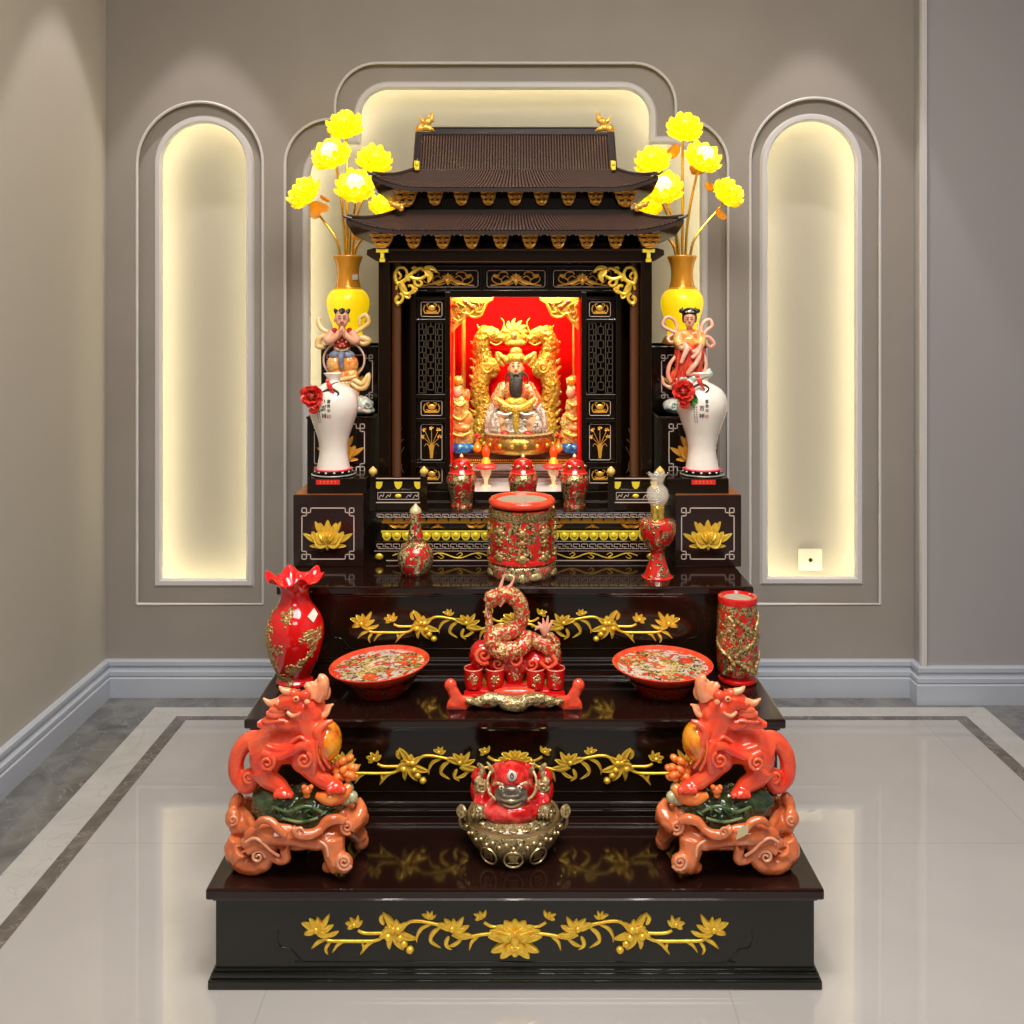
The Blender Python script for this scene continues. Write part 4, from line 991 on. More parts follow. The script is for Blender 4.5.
# bracket clusters
def cluster(Y, px, pyt, pyb, w, par, zoff=0):
    k = Y/FP; m = MB(); x = X_(px,Y); y = Y-SY; H = (pyb-pyt)*k; zt = Z_(pyt,Y); w *= k
    m.poly([(x-w*.47,zt),(x-w*.40,zt-H*.45),(x-w*.24,zt-H*.9),(x+w*.24,zt-H*.9),(x+w*.40,zt-H*.45),(x+w*.47,zt)], y+.001, y+.010)
    for i, f in enumerate((1.0,.82,.60)):
        z = zt-H*(i+.15)/3; ww = w*f/2
        m.box(x-ww, x+ww, y-.004, y+.012, z-H*.10, z+H*.02)
        nn = 3-(i == 2)
        for j in range(nn+1 if i == 0 else nn):
            q_ = (j+.5)/(nn+1 if i == 0 else nn)*2-1; m.ell((x+q_*ww*.92, y-.006, z-H*.02), (ww*.26,.005,H*.085), 8, 6)
        m.tube([(x-ww,y-.005,z+H*.02),(x-ww*.5,y-.006,z-H*.15),(x,y-.007,z-H*.05),(x+ww*.5,y-.006,z-H*.15),(x+ww,y-.005,z+H*.02)], H*.055, 6, n=3)
    m.ell((x,y-.002,zt-H*.95),(w*.2,.005,H*.07),8,6)
    m.mi = 1
    for fz, fx, r_ in ((.30,.24,.11),(.30,-.24,.11),(.62,.15,.09),(.62,-.15,.09)): m.ell((x+fx*w, y-.004, zt-H*fz), (w*r_,.005,H*.085), 8, 6)
    m.build('bracket_cluster', ['gold_orange','lacquer_dark_red'], par)
for px in (435,461.5,488.3,515.2,541.6,568.4,595.6): cluster(2.455, px, 190, 205.5, 17, upper)
for px in (406,625.5): cluster(2.45, px, 190, 207, 24, upper)
for px in (413.5,442.8,471.8,500.8,529.8,558.6,587,615.8): cluster(2.415, px, 233.5, 248.5, 17.5, lower)
for px in (382,649.5): cluster(2.40, px, 233.5, 248, 25, lower)
m = MB()
for a, b_ in ((435,461.5),(461.5,488.3),(488.3,515.2),(515.2,541.6),(541.6,568.4),(568.4,595.6),(408,435),(595.6,622)): m.ell((X_((a+b_)/2,2.44),2.44-SY,Z_(191,2.44)),(.0028,.003,.0032),8,6)
m.build('eave_stud', 'ivory', upper)
m = MB()
L = (384,413.5,442.8,471.8,500.8,529.8,558.6,587,615.8,647)
for a, b_ in zip(L, L[1:]):
    for d in (-3.3,3.3): m.ell((X_((a+b_)/2+d,2.40),2.40-SY,Z_(234.5,2.40)),(.0028,.003,.0034),8,6)
m.build('eave_stud', 'ivory', lower)
# gold tee blocks and dark elephant trunk brackets at the corner posts
for s, px in ((-1,382.3),(1,648.6)):
    m = MB(); Yq = 2.405; f = lambda p: X_(p,Yq); y = Yq-SY
    m.box(f(px-6),f(px+6),y-.004,y+.01,Z_(252.5,Yq),Z_(249,Yq)); m.box(f(px-1.8),f(px+1.8),y-.003,y+.01,Z_(259,Yq),Z_(252,Yq)); m.box(f(px-2.6),f(px+2.6),y-.003,y+.01,Z_(262,Yq),Z_(258.5,Yq))
    m.build('gold_tee_block', 'gold_bright', sh, smooth=False)
    m = MB(); P = [(4,249),(-8,248),(-15,250),(-15.5,255),(-11,258),(-6,261),(4,263)]
    P = [((px+dx*(1 if s < 0 else -1)), z) for dx, z in P]
    if s > 0: P = P[::-1]
    m.poly([(X_(a,2.43),Z_(b_,2.43)) for a,b_ in P][::-1], 2.425-SY, 2.45-SY); m.build('trunk_bracket', 'lacquer_brown_dark', sh, smooth=False, bevel=.001)
# lamps inside the cabinet
area('shrine_front_strip', (0,2.509,wz(290.5,2.49)), .30, 2.3, (1,.86,.56), (.62,0,0), .012)
area('shrine_ceiling_strip', (0,2.60,wz(284,2.5)-.004), .26, 1.4, (1,.88,.68), (0,0,0), .08)
# ------------------------------------------------------------------ vessels
def prof(Yc, z0, L): return [(max(r*Yc/FP, 0), max(0.0, wz(y, Yc)-z0)) for r, y in L]
def rad_at(pr, z):
    for (r0, z0), (r1, z1) in zip(pr, pr[1:]):
        if z0 <= z <= z1 and z1 > z0: return r0+(r1-r0)*(z-z0)/(z1-z0)
    return pr[-1][0]
def smooth_prof(p, n=4): return [(max(a, 0), b) for a, b in cr(p, n)]
def text_mesh(s, size, ext=0, off=.012):
    cu = bpy.data.curves.new('t', 'FONT'); cu.body = s; cu.size = size; cu.align_x = 'CENTER'; cu.align_y = 'CENTER'; cu.extrude = ext; cu.resolution_u = 2; cu.offset = size*off
    o = bpy.data.objects.new('t', cu); C.objects.link(o); dg = bpy.context.evaluated_depsgraph_get(); dg.update()
    me = bpy.data.meshes.new_from_object(o.evaluated_get(dg)); v = [tuple(x.co) for x in me.vertices]; f = [tuple(p.vertices) for p in me.polygons]
    bpy.data.objects.remove(o); bpy.data.curves.remove(cu); bpy.data.meshes.remove(me); return v, f
def text_round(m, s, size, ang, z, pr, lift=.0006):
    v, f = text_mesh(s, size); R = rad_at(pr, z)
    out = []
    for x, y, _ in v:
        r = rad_at(pr, z+y)+lift; a = ang+x/R; out.append((r*math.cos(a), r*math.sin(a), z+y))
    m.add(out, f)
ZU = wz(512.5, BY)      # top of the shrine base
# white vases with a peony
TZ = wz(478.5, 2.305)
def peony(m, c, R, seed=1):
    rnd = random.Random(seed); c = Vector(c)
    for k, (ph, L, w, n) in enumerate(((1.45,1,.5,7),(1.0,.9,.42,7),(.6,.7,.34,6),(.25,.45,.22,5))):
        for i in range(n):
            a = 2*PI*(i+.5*(k%2))/n+rnd.uniform(-.15,.15); rad = Vector((math.cos(a),0,math.sin(a))); ax = Vector((0,-1,0))
            d = ax*math.cos(ph)+rad*math.sin(ph)
            m.petal(c, d, ax if k < 2 else -rad, R*L*rnd.uniform(.9,1.1), R*w, .35, .0008, .3, 4, 5)
def white_vase(cx, label, mirror_flower, fx, fy_):
    Yc = 2.36; x0 = wx(cx, Yc)
    stn = thing('vase_stand', label.replace('tall white vase with a red peony on', 'low round black vase stand on'), 'vase stand', (x0,Yc,TZ), group='round stands under the white vases')
    s = Yc/FP; zs = wz(469.5, Yc)-TZ
    m = MB(); m.lathe([(21*s,0),(21.5*s,.003),(17.5*s,.007),(18.5*s,zs-.004),(19*s,zs)], (0,0,0), 40); m.build('stand_body', 'black_glaze', stn)
    m = MB(); m.lathe([(21.6*s,.002),(21.9*s,.0035),(21.2*s,.005)], (0,0,0), 40, ring=True)
    for i in range(14): a = 2*PI*i/14; m.ell((18.2*s*math.cos(a),18.2*s*math.sin(a),.011),(.004,.004,.0025),8,6)
    m.build('silver_bead', 'silver', stn)
    t = thing('porcelain_vase', label, 'vase', (x0,Yc,TZ+zs))
    z0 = TZ+zs
    L = [(14,469.5),(16.5,468.5),(16,465),(14.3,455),(14,447),(16,436),(20,424),(24,412),(25,404),(23.5,396),(19,389),(12,384.5),(7,382),(5.8,380),(6.5,377.5),(9.8,373.5),(8.8,373.5),(5.6,377),(4.6,381)]
    pr = smooth_prof(prof(Yc, z0, L)); m = MB(); m.lathe(pr, seg=56); m.build('vase_body', 'porcelain', t)
    m = MB(); m.lathe([(16.4*s,0),(19*s,.0012),(19.2*s,.0035),(16.4*s,.005)], seg=48, ring=True); m.build('pink_foot_ring', 'pink_red', t)
    prr = pr[:len(pr)*3//4]; a0 = -PI/2
    m = MB(); ox = (fx-cx)
    for j, ch in enumerate(('吉','祥')): text_round(m, ch, .0135, a0-.20, wz(406+8*j, Yc)-z0, prr)
    for j, ch in enumerate('富贵平'): text_round(m, ch, .0095, a0+.0, wz(399.5+4.6*j, Yc)-z0, prr)
    for j in range(7):
        for q_ in (-.40,-.50): text_round(m, '福禄寿喜春花月'[j], .0042, a0+q_, wz(405+2.5*j, Yc)-z0, prr)
    m.build('black_calligraphy', 'ink', t, smooth=False)
    m = MB()
    z = wz(414.5, Yc)-z0; text_round(m, '印', .0100, a0+.0, z, prr); m.build('red_seal', 'seal_red', t, smooth=False)
    F = lambda px, py, d=0: (wx(px,Yc+d)-x0, d, wz(py,Yc+d)-z0)
    m = MB(); c = F(fx, fy_, -.055); peony(m, c, 12.5*s, 3); m.tube([tuple(Vector(c)+Vector((.004,.0,-.01))), F(fx-1, fy_+17, -.058)], [.008,.006], 8); peony(m, F(fx+2, fy_+13, -.058), 5.5*s, 5)
    pe = m.build('peony', 'peony_red', t)
    m = MB(); m.ell((c[0],c[1]-.012,c[2]),(.006,.005,.006),10,8); m.build('peony_heart', 'peony_heart', pe)
    m = MB()
    for a, L_ in ((-20,9),(-60,9),(15,8),(-100,9)): 
        t_ = math.radians(a); b = F(fx+7, fy_+7, -.050); e_ = F(fx+7+L_*math.cos(t_)*.8, fy_+7-L_*math.sin(t_)*.8, -.055)
        m.petal(b, Vector(e_)-Vector(b), (0,-1,0), L_*s, 3.5*s, .3, .0008, .3)
    m.build('leaf', 'leaf_green', t)
    m = MB(); m.tube([F(fx+8,fy_-2,-.045),F(fx+18,fy_-7,-.048),F(fx+26,fy_-3,-.05),F(fx+23,fy_+2,-.052)], [.0035,.003,.0026,.0018], 8, n=4); m.tube([F(fx+16,fy_-6,-.048),F(fx+20,fy_-12,-.048),F(fx+26,fy_-14,-.048)], [.002,.0017,.001], 6, n=3); m.build('branch', 'bark_brown', t)
    m = MB(); b = F(fx+17,fy_-10,-.052); m.ell(b,(.0065,.006,.011),12,8,rot=(0,-.5,0)); m.ell(F(fx+15,fy_-15,-.052),(.005,.005,.005),10,8); m.tube([F(fx+19,fy_-6,-.052),F(fx+22,fy_-1,-.05)],[.004,.002],8); m.build('red_bird', 'peony_red', t)
white_vase(333.5, 'tall white vase with a red peony on the black side stand left of the shrine', 1, 312.5, 396)
white_vase(702, 'tall white vase with a red peony on the black side stand right of the shrine', 1, 682.5, 391)

# gold vases and their glowing lotus branches
def gold_vase(cx, label, lab2, flowers, leaves, sticker, base_only=True):
    Yc = 2.72; z0 = wz(346, 2.55); x0 = wx(cx, Yc); s = Yc/FP
    t = thing('gold_vase', label, 'vase', (x0,Yc,z0), group='gold vases behind the statuettes')
    L = [(20,347),(20,344),(17,338),(14.5,333),(15,327),(18,318),(20.5,309),(21.3,303),(20.5,297),(17,291.5),(13,289)]
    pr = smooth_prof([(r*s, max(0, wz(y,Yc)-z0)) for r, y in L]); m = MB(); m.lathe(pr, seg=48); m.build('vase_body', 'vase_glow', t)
    m = MB(); L = [(13.2,290),(14,288.8),(13,287.6),(12.6,287),(11.5,282),(10.8,273),(11.8,265),(14.2,258.5),(14.6,256.6),(13.8,256.2),(11,262),(10,270)]
    m.lathe(smooth_prof([(r*s, wz(y,Yc)-z0) for r, y in L], 3), seg=48); m.build('vase_neck', 'neck_gold', t)
    m = MB(); m.lathe([(20.3*s,0),(20.5*s,.004),(17.6*s,.020),(16.4*s,.024)], seg=40); m.build('vase_foot', 'neck_gold', t)
    m = MB(); m.lathe([(13.6*s,wz(290,Yc)-z0),(14.6*s,wz(289,Yc)-z0),(13.8*s,wz(287.6,Yc)-z0)], seg=40, ring=True); m.build('gold_ring', 'gold', t)
    if sticker:
        m = MB(); z = wz(278,Yc)-z0; pts = []
        for dx, dz in ((-.006,-.007),(.010,-.005),(.009,.010),(-.007,.008)):
            a = -PI/2+.75+dx/.03; pts.append((12.4*s*math.cos(a), 12.4*s*math.sin(a), z+dz))
        m.add(pts+[(p[0]*.97,p[1]*.97,p[2]) for p in pts], [(0,1,2,3),(7,6,5,4),(0,4,5,1),(1,5,6,2),(2,6,7,3),(3,7,4,0)]); m.build('price_sticker', 'sticker_white', t, smooth=False)
    zm = wz(256.2, Yc)
    b = thing('lotus_lamp', lab2, 'lotus lamp', (x0,Yc,wz(262,Yc)), group='glowing lotus bouquets in the gold vases')
    zb = wz(262,Yc); F = lambda px, py, d=0: (wx(px,Yc+d)-x0, d, wz(py,Yc+d)-zb)
    rnd = random.Random(int(cx))
    for k, (px, py, d, R, tx, hot) in enumerate(flowers):
        c = Vector(F(px-tx*7, py+3, d)); A = Vector((tx, -.75, .62)).normalized(); U = A.orthogonal().normalized(); V = A.cross(U)
        m = MB()
        for kk, (ph, L_, w, n) in enumerate(((1.75,1.02,.36,10),(1.38,1.04,.36,10),(1.0,.95,.36,9),(.62,.8,.33,8),(.28,.62,.28,6))):
            for i in range(n):
                a = 2*PI*(i+.5*(kk%2))/n+rnd.uniform(-.1,.1); rad = U*math.cos(a)+V*math.sin(a)
                dr = A*math.cos(ph)+rad*math.sin(ph); m.mi = 1 if (kk >= 4 or (hot and kk >= 3)) else 0
                m.petal(c+rad*.004, dr, A if kk == 0 else (A-rad*.2), R*.92*s*L_*rnd.uniform(.92,1.08), R*s*w, .30, .001, .35, 4, 5)
        fl_ = m.build('lotus_flower', ['lotus_glow','lotus_glow_pale' if not hot else 'lotus_hot'], b)
        m = MB(); m.lathe([(.004,-.012),(.009,-.004),(.012,.002),(.006,.004)], (0,0,0), 12); 
        Rm = Vector((0,0,1)).rotation_difference(A).to_matrix(); m.v = [tuple(c+Rm @ Vector(p)) for p in m.v]; m.build('calyx', 'gold', fl_)
        m = MB(); st = Vector(F(cx+(px-cx)*.16, 262, d*.25)); mid = Vector(F(cx+(px-cx)*.28, (262+py)/2+10, d*.5)); m.tube([tuple(st), tuple(mid), tuple(c-A*.03+Vector((0,0,-.015))), tuple(c-A*.008)], [.0042,.004,.0036,.003], 8, n=6); m.build('stem', 'gold_stem', b)
        point('lotus_bulb', (x0+c.x+A.x*.02, Yc+c.y+A.y*.02-.02, zb+c.z+.03), .16, (1,.8,.15), .01)
    for (px, py, d, L_, w, ang, tw) in leaves:
        m = MB(); t_ = math.radians(ang); bpt = Vector(F(px,py,d)); dr = Vector((math.cos(t_), -.25, math.sin(t_)))
        m.petal(bpt, dr, (tw,-1,.2), L_*s, w*s, .5, .001, .5, 6, 8); m.tube([tuple(bpt), tuple(bpt+Vector(dr)*.5*L_*s)], .0016, 6); m.build('gold_leaf', 'leaf_gold', b)
gold_vase(348, 'tall gold vase with lit yellow belly left of the shrine roof', 'bouquet of glowing yellow lotus lamps in the left gold vase',
    [(345,125,0,18.5,.0,0),(331,154,-.06,19.5,-.25,1),(376,159,.0,18,.3,0),(356,186,-.10,20,.1,1),(302,192,-.03,18,-.55,0),(385,205,.0,14,.3,0)],
    [(312,202,-.03,26,10,-50,0),(358,160,.02,20,8,-20,0),(396,208,-.0,22,7,10,0),(330,201,-.02,12,2,160,0),(352,236,-.05,14,6,20,0)], True)
gold_vase(682, 'tall gold vase with lit yellow belly right of the shrine roof', 'bouquet of glowing yellow lotus lamps in the right gold vase',
    [(684,127,0,19,.0,0),(703,157,-.06,19,.25,1),(651,160,.0,18,-.3,0),(662,188,-.08,20,-.1,1),(730,192,-.03,17.5,.5,0),(647,205,.0,14,-.3,0)],
    [(716,187,-.03,18,5,175,0),(718,208,-.02,18,4,-70,0),(690,170,.02,24,8,20,0),(666,156,.02,18,6,30,0),(660,236,-.05,12,5,160,0)], False)

# lidded urns
def urn():
    Yc = 2.425; s = Yc/FP; z0 = ZU
    t = thing('lidded_urn', '', 'urn', (0,Yc,z0), group='red lidded urns in front of the shrine')
    L = [(11,506.8),(11.5,505),(10.8,502),(11.5,497),(13.6,489),(15,482),(14.5,477),(12,472.5),(10.8,472)]
    m = MB(); m.lathe(smooth_prof(prof(Yc,z0,L)), seg=40); m.build('urn_body', 'red_gold_urn', t)
    L = [(12.2,473.5),(12.8,472.5),(12.2,471),(10.5,468),(9.8,464),(8,460.5),(4,458.6),(2,458.2)]
    m = MB(); m.lathe(smooth_prof([(r*s, wz(y,Yc)-z0) for r,y in L]), seg=40); lid = m.build('lid', 'red_glaze', t)
    m = MB(); m.lathe([(12.9*s,wz(473.6,Yc)-z0),(13.4*s,wz(472.6,Yc)-z0),(12.6*s,wz(471.4,Yc)-z0)], seg=40, ring=True); m.build('lid_rim', 'coral_glaze', lid)
    m = MB(); z = wz(458.5,Yc)-z0; m.lathe([(.002,z),(.003,z+.001),(.0055,z+.005),(.004,z+.009),(.0012,z+.012),(0,z+.013)], seg=16); m.build('knob', 'cream_gold', lid)
    m = MB()
    for a in (-PI/2-.5,-PI/2+.4,0,PI,PI/2): m.ell((9.3*s*math.cos(a),9.3*s*math.sin(a),wz(466,Yc)-z0),(.008,.006,.006),10,8)
    m.build('lid_relief', 'red_gold_urn', lid)
    return t
u = urn(); u.location.x = wx(461.5, 2.425); u['label'] = 'red and gold lidded urn by the left door leaf of the shrine'
dup(u, (wx(523,2.425),2.425,ZU), 'red and gold lidded urn half hidden behind the wide incense burner')
dup(u, (wx(574.5,2.425),2.425,ZU), 'red and gold lidded urn by the right door leaf of the shrine')

# wide incense burner
Yc = 2.235; s = Yc/FP
t = thing('incense_burner', 'wide round red incense burner with gold dragons on the upper step', 'incense burner', (wx(522,Yc),Yc,Z3))
zt_ = lambda y: wz(y, Yc)-Z3
m = MB(); m.lathe(smooth_prof([(30*s,zt_(562)),(31*s,zt_(560)),(32.5*s,zt_(553)),(33*s,zt_(540)),(33*s,zt_(520)),(32.5*s,zt_(506.5))],3), seg=56); m.build('burner_body', 'red_gold_pot', t)
m = MB(); z = zt_(501); R = 29.3*s
m.lathe([(R+.0098*math.cos(q_*PI/6),z+.0098*math.sin(q_*PI/6)) for q_ in range(12)], seg=56, ring=True); m.build('rim', 'coral_glaze', t)
m = MB(); m.lathe([(R-.004,z-.004),(R-.006,z+.003),(R*.5,z+.004),(0,z+.0045)], seg=48); m.build('ash_fill', 'ash', t)
m = MB(); m.lathe([(33.4*s,zt_(515.5)),(33.8*s,zt_(512)),(33.2*s,zt_(507.5)),(32*s,zt_(511))], seg=56, ring=True); m.build('gold_neck_band', 'gold_key', t)
m = MB(); m.lathe([(32.5*s,zt_(559)),(34.6*s,zt_(557.5)),(34.2*s,zt_(554.5)),(32.6*s,zt_(553.5))], seg=56, ring=True); m.build('red_waist_ring', 'red_glaze', t)
m = MB()     # raised medallion and beast faces
for a, r_ in ((-PI/2, .010), (-PI/2-.75,.011), (-PI/2+.75,.011), (-PI/2-1.5,.010), (-PI/2+1.5,.010)):
    m.cut()
    for dz, rr in ((zt_(527),r_),(zt_(536),r_*.7),(zt_(552),r_*1.1)):
        m.ell((33*s*math.cos(a),33*s*math.sin(a),dz),(rr,.005,rr*1.05),12,8,rot=(0,0,a+PI/2))
        for k in range(6): b_ = k*PI/3; m.ell((33*s*math.cos(a+math.cos(b_)*rr*15),33*s*math.sin(a+math.cos(b_)*rr*15),dz+math.sin(b_)*rr*1.2),(rr*.35,.004,rr*.35),8,6,rot=(0,0,a+PI/2))
m.each('gold_relief', 'gold_dark', t)
m = MB()
m.lathe(smooth_prof([(27*s,0.012),(32*s,zt_(574)),(34*s,zt_(567)),(33.5*s,zt_(561)),(31*s,zt_(559)),(29*s,zt_(560))],3), seg=56)
bs = m.build('burner_base', 'pink_gold', t)
for a in (-PI/2, 0, PI/2, PI):
    m = MB(); c, s_ = math.cos(a), math.sin(a); r0 = 28*s
    for du, z_, w in ((-.022,.012,.012),(0,.006,.016),(.022,.012,.012)): m.ell((r0*c-du*s_, r0*s_+du*c, z_), (w,w*.8,max(.006,z_)), 10, 8)
    m.v = [(x,y,max(0,zz)) for x,y,zz in m.v]; m.build('foot', 'red_gold_pot', bs)
m = MB()
for a in (-PI/2-.42,-PI/2+.42,-PI/2-1.25,-PI/2+1.25):
    m.ell((33*s*math.cos(a),33*s*math.sin(a),zt_(569)),(.018,.006,.010),12,8,rot=(0,0,a+PI/2))
m.ell((0,-33.2*s,zt_(570)),(.010,.007,.012),12,8); m.build('beast_face', 'gold_cream', bs)

# gourd flask
Yc = 2.235; s = Yc/FP
t = thing('gourd_flask', 'small red and gold gourd flask on the left of the upper step', 'flask', (wx(415.5,Yc),Yc,Z3))
m = MB(); m.lathe(smooth_prof(prof(Yc,Z3,[(9,577),(13,574.5),(17,565),(18,557),(16.5,550),(11,543.5),(7,541.5),(8,538),(7.2,533),(5.6,528),(5.3,520),(5.6,512)])), seg=40); m.build('flask_body', 'red_gold_gourd', t)
m = MB(); z = wz(512,Yc)-Z3; m.lathe([(5.8*s,z-.002),(6.2*s,z+.001),(5*s,z+.008),(2.6*s,z+.014),(.8*s,z+.019),(0,z+.020)], seg=24); m.build('stopper', 'cream_gold', t)
# oil lamp
Yc = 2.215; s = Yc/FP
t = thing('oil_lamp', 'red and gold oil lamp with clear glass chimney on the upper step', 'oil lamp', (wx(657.5,Yc),Yc,Z3))
zl = lambda y: max(0, wz(y,Yc)-Z3)
m = MB(); m.lathe(smooth_prof([(r*s,zl(y)) for r,y in [(15.5,580),(16,577.5),(14,575),(10.5,567),(7.5,557),(7.2,551),(10,547),(15,540),(18,531),(18.3,524),(17,520.5),(12,518.6),(6.5,518)]]), seg=40); m.build('lamp_body', 'red_gold_lamp', t)
m = MB(); m.lathe([(6.8*s,zl(518.4)),(6.9*s,zl(515)),(6*s,zl(513)),(6.4*s,zl(509)),(5.6*s,zl(506)),(4.4*s,zl(505))], seg=24)
for i in range(16): a = 2*PI*i/16; m.box(6.3*s*math.cos(a)-.0008,6.3*s*math.cos(a)+.0008,6.3*s*math.sin(a)-.0008,6.3*s*math.sin(a)+.0008,zl(513),zl(505))
m.build('brass_burner', 'brass_bright', t)
def rf(r, z, a, i): k = max(0, (z-zl(482))/(zl(474)-zl(482))); return (r*(1+.12*k*math.cos(8*a)), z+.003*k*math.cos(8*a))
G = smooth_prof([(r*s,zl(y)) for r,y in [(5,509),(7,505),(10.5,500),(11.6,495),(10,489),(6.6,485),(6.2,482),(8,477),(10,474)]])
m = MB(); m.lathe(G+[(r-.0012,z) for r,z in reversed(G)], seg=48, fn=rf, ring=True); m.build('glass_chimney', 'glass', t)
# ruffled red vase
Yc = 2.065; s = Yc/FP
t = thing('ruffled_vase', 'glossy red vase with ruffled mouth and gold phoenix relief on the middle step', 'vase', (wx(295,Yc),Yc,Z2))
zl = lambda y: max(0, wz(y,Yc)-Z2)
L = [(15,682.6),(17.8,681.5),(18,679),(15.5,675.5),(17.5,671),(22.5,660),(26.5,646),(28.7,634),(28,623),(24,613),(17.5,604),(14.3,597),(14,590),(16,584),(21,579.5),(27,577),(26.3,576.2),(19,580),(13,588)]
def rf2(r, z, a, i): k = max(0, min(1, (z-zl(590))/(zl(577)-zl(590)))); return (r*(1+.06*k*math.cos(6*a+.6)+.03*k), z+.0085*k*(math.cos(6*a+.6)+.25*math.cos(12*a+1.2)))
m = MB(); m.lathe(smooth_prof([(r*s,zl(y)) for r,y in L]), seg=96, fn=rf2); m.build('vase_body', 'vase_red', t)
def onv(m, px, py, r, R_px, lift=0):
    dx = (px-295)/R_px; a = -PI/2+math.asin(max(-.999,min(.999,dx))); m.ell((R_px*s*math.cos(a),R_px*s*math.sin(a),zl(py)),(r*s,.0022,r*s*.8),10,8,rot=(0,0,a+PI/2))
pr = smooth_prof([(r*s,zl(y)) for r,y in L[:12]])
m = MB(); rnd = random.Random(4)
def vine_on(path, r):
    q_ = cr(path, 6); pts = []
    for px, py in q_:
        Rr = rad_at(pr, zl(py)); a = -PI/2+math.asin(max(-.999,min(.999,(wx(px,Yc)-wx(295,Yc))/Rr))); pts.append((Rr*math.cos(a),Rr*math.sin(a),zl(py)))
    m.tube(pts, r*.7, 6)
    for p in pts[::2]:
        for k in range(3):
            a = math.atan2(p[1],p[0])+rnd.uniform(-.10,.10); z_ = p[2]+rnd.uniform(-.009,.009); Rr = rad_at(pr, z_)
            m.ell((Rr*math.cos(a),Rr*math.sin(a),z_), (rnd.uniform(.0025,.0055),.0022,rnd.uniform(.0015,.0035)), 8, 6, rot=(0,rnd.uniform(-1,1),a+PI/2))
for path, r in (([(273,616),(270,626),(271,636),(277,643),(286,640)],.0035),([(271,632),(269,645),(273,655),(277,668)],.003),([(276,622),(272,630),(275,638)],.004),([(273,650),(279,654),(277,661),(280,668)],.0035),([(281,675),(288,672),(295,676),(291,679)],.0035),
    ([(309,629),(315,627),(322,628),(319,636),(316,645),(311,651),(306,655)],.0038),([(312,633),(318,632),(315,640)],.0045),([(287,607),(291,610),(295,606),(296,612),(292,616)],.0028),([(293,661),(296,664),(299,660),(303,663)],.0018),([(278,606),(272,614),(270,624)],.002)): vine_on(path, r)
m.build('phoenix_relief', 'gold_dark', t)
m = MB(); pts = []
for px, py in ((311.5,611),(315.5,606.5),(321,612),(317,617)):
    Rr = rad_at(pr, zl(py))+.0035; a = -PI/2+math.asin(min(.97,(wx(px,Yc)-wx(295,Yc))/Rr)); pts.append((Rr*math.cos(a),Rr*math.sin(a),zl(py)))
m.add(pts+[(p[0]*.985,p[1]*.985,p[2]) for p in pts], [(3,2,1,0),(4,5,6,7),(0,1,5,4),(1,2,6,5),(2,3,7,6),(3,0,4,7)]); m.build('price_sticker', 'sticker_white', t, smooth=False)
# brush pot
Yc = 2.075; s = Yc/FP
t = thing('tall_incense_holder', 'tall red cylinder pot covered in gold dragons on the middle step', 'cylinder pot', (wx(737.5,Yc),Yc,Z2))
zl = lambda y: max(0, wz(y,Yc)-Z2)
m = MB(); m.lathe(smooth_prof([(18,679),(19,676.5),(20.3,664),(20.8,640),(20,615),(19,605)] and [(r*s,zl(y)) for r,y in [(18,672),(20,668),(20.8,645),(20.3,620),(19,602)]],4), seg=48); m.build('pot_body', 'red_gold_dragon', t)
m = MB(); m.lathe([(17.5*s,0),(19*s,.003),(19*s,.008),(16.8*s,.012),(17*s,.017),(19.6*s,.022),(19.8*s,.030),(18*s,.034)], seg=48); m.build('foot_ring', 'red_glaze', t)
z = zl(597.5); R = 16.2*s
m = MB(); m.lathe([(R-.002,z-.012),(R+.0065,z-.010),(R+.008,z-.002),(R+.006,z+.004),(R,z+.005),(R-.005,z),(R-.006,z-.02)], seg=48, ring=True); m.build('rim', 'red_glaze', t)
m = MB(); m.add([((R-.004)*math.cos(2*PI*k/40),(R-.004)*math.sin(2*PI*k/40),z-.0005) for k in range(40)], [tuple(range(40))]); m.build('ash_fill', 'ash', t)
m = MB(); rnd = random.Random(8); pr = [(18.5*s,zl(678)),(20*s,zl(668)),(20.8*s,zl(645)),(20.3*s,zl(620)),(19*s,zl(602))]
for k in range(3):
    a0 = -PI/2+(-.9,.2,1.3)[k]; pts = []
    for i in range(40):
        u_ = i/39; a = a0+.5*math.sin(u_*9+k*2); z_ = zl(668)+(zl(612)-zl(668))*u_; Rr = rad_at(pr, z_); pts.append((Rr*math.cos(a),Rr*math.sin(a),z_))
    m.tube(pts, .0035, 6)
    for i in range(0,38,2): p = pts[i]; m.ell((p[0]*1.03,p[1]*1.03,p[2]+rnd.uniform(-.003,.003)),(.005,.003,.004),8,6,rot=(0,0,math.atan2(p[1],p[0])+PI/2))
m.build('dragon_relief', 'gold_dark', t)
# footed plates
def plate(label):
    Yc = 2.02; s = Yc/FP; t = thing('footed_plate', label, 'plate', (0,Yc,Z2), group='red footed plates beside the dragon cup stand')
    R = .1055; H = .057
    P_ = [(.052,0),(.054,.002),(.050,.008),(.047,.016),(.060,.024),(R*.85,H-.014),(R,H),(R-.002,H+.0025),(R*.97,H+.0015),(R*.80,H-.011),(.055,H-.024),(0,H-.028)]
    m = MB(); m.lathe(smooth_prof(P_,3), seg=72); b_ = m.build('plate_shell', 'coral_glaze', t)
    m = MB(); P_ = [(R*.90,H-.0040),(R*.79,H-.0108),(.055,H-.0232),(0.02,H-.0268),(0,H-.027)]; m.lathe(smooth_prof(P_,4), seg=64); m.build('painted_well', 'plate_paint', t)
    m = MB(); m.lathe([(.0545,.0005),(.0550,.0025),(.0510,.0085),(.0478,.016),(.0606,.0235),(.075,.030)], seg=64, ring=True); m.build('foot_ring', 'red_dark_gold', t)
    return t
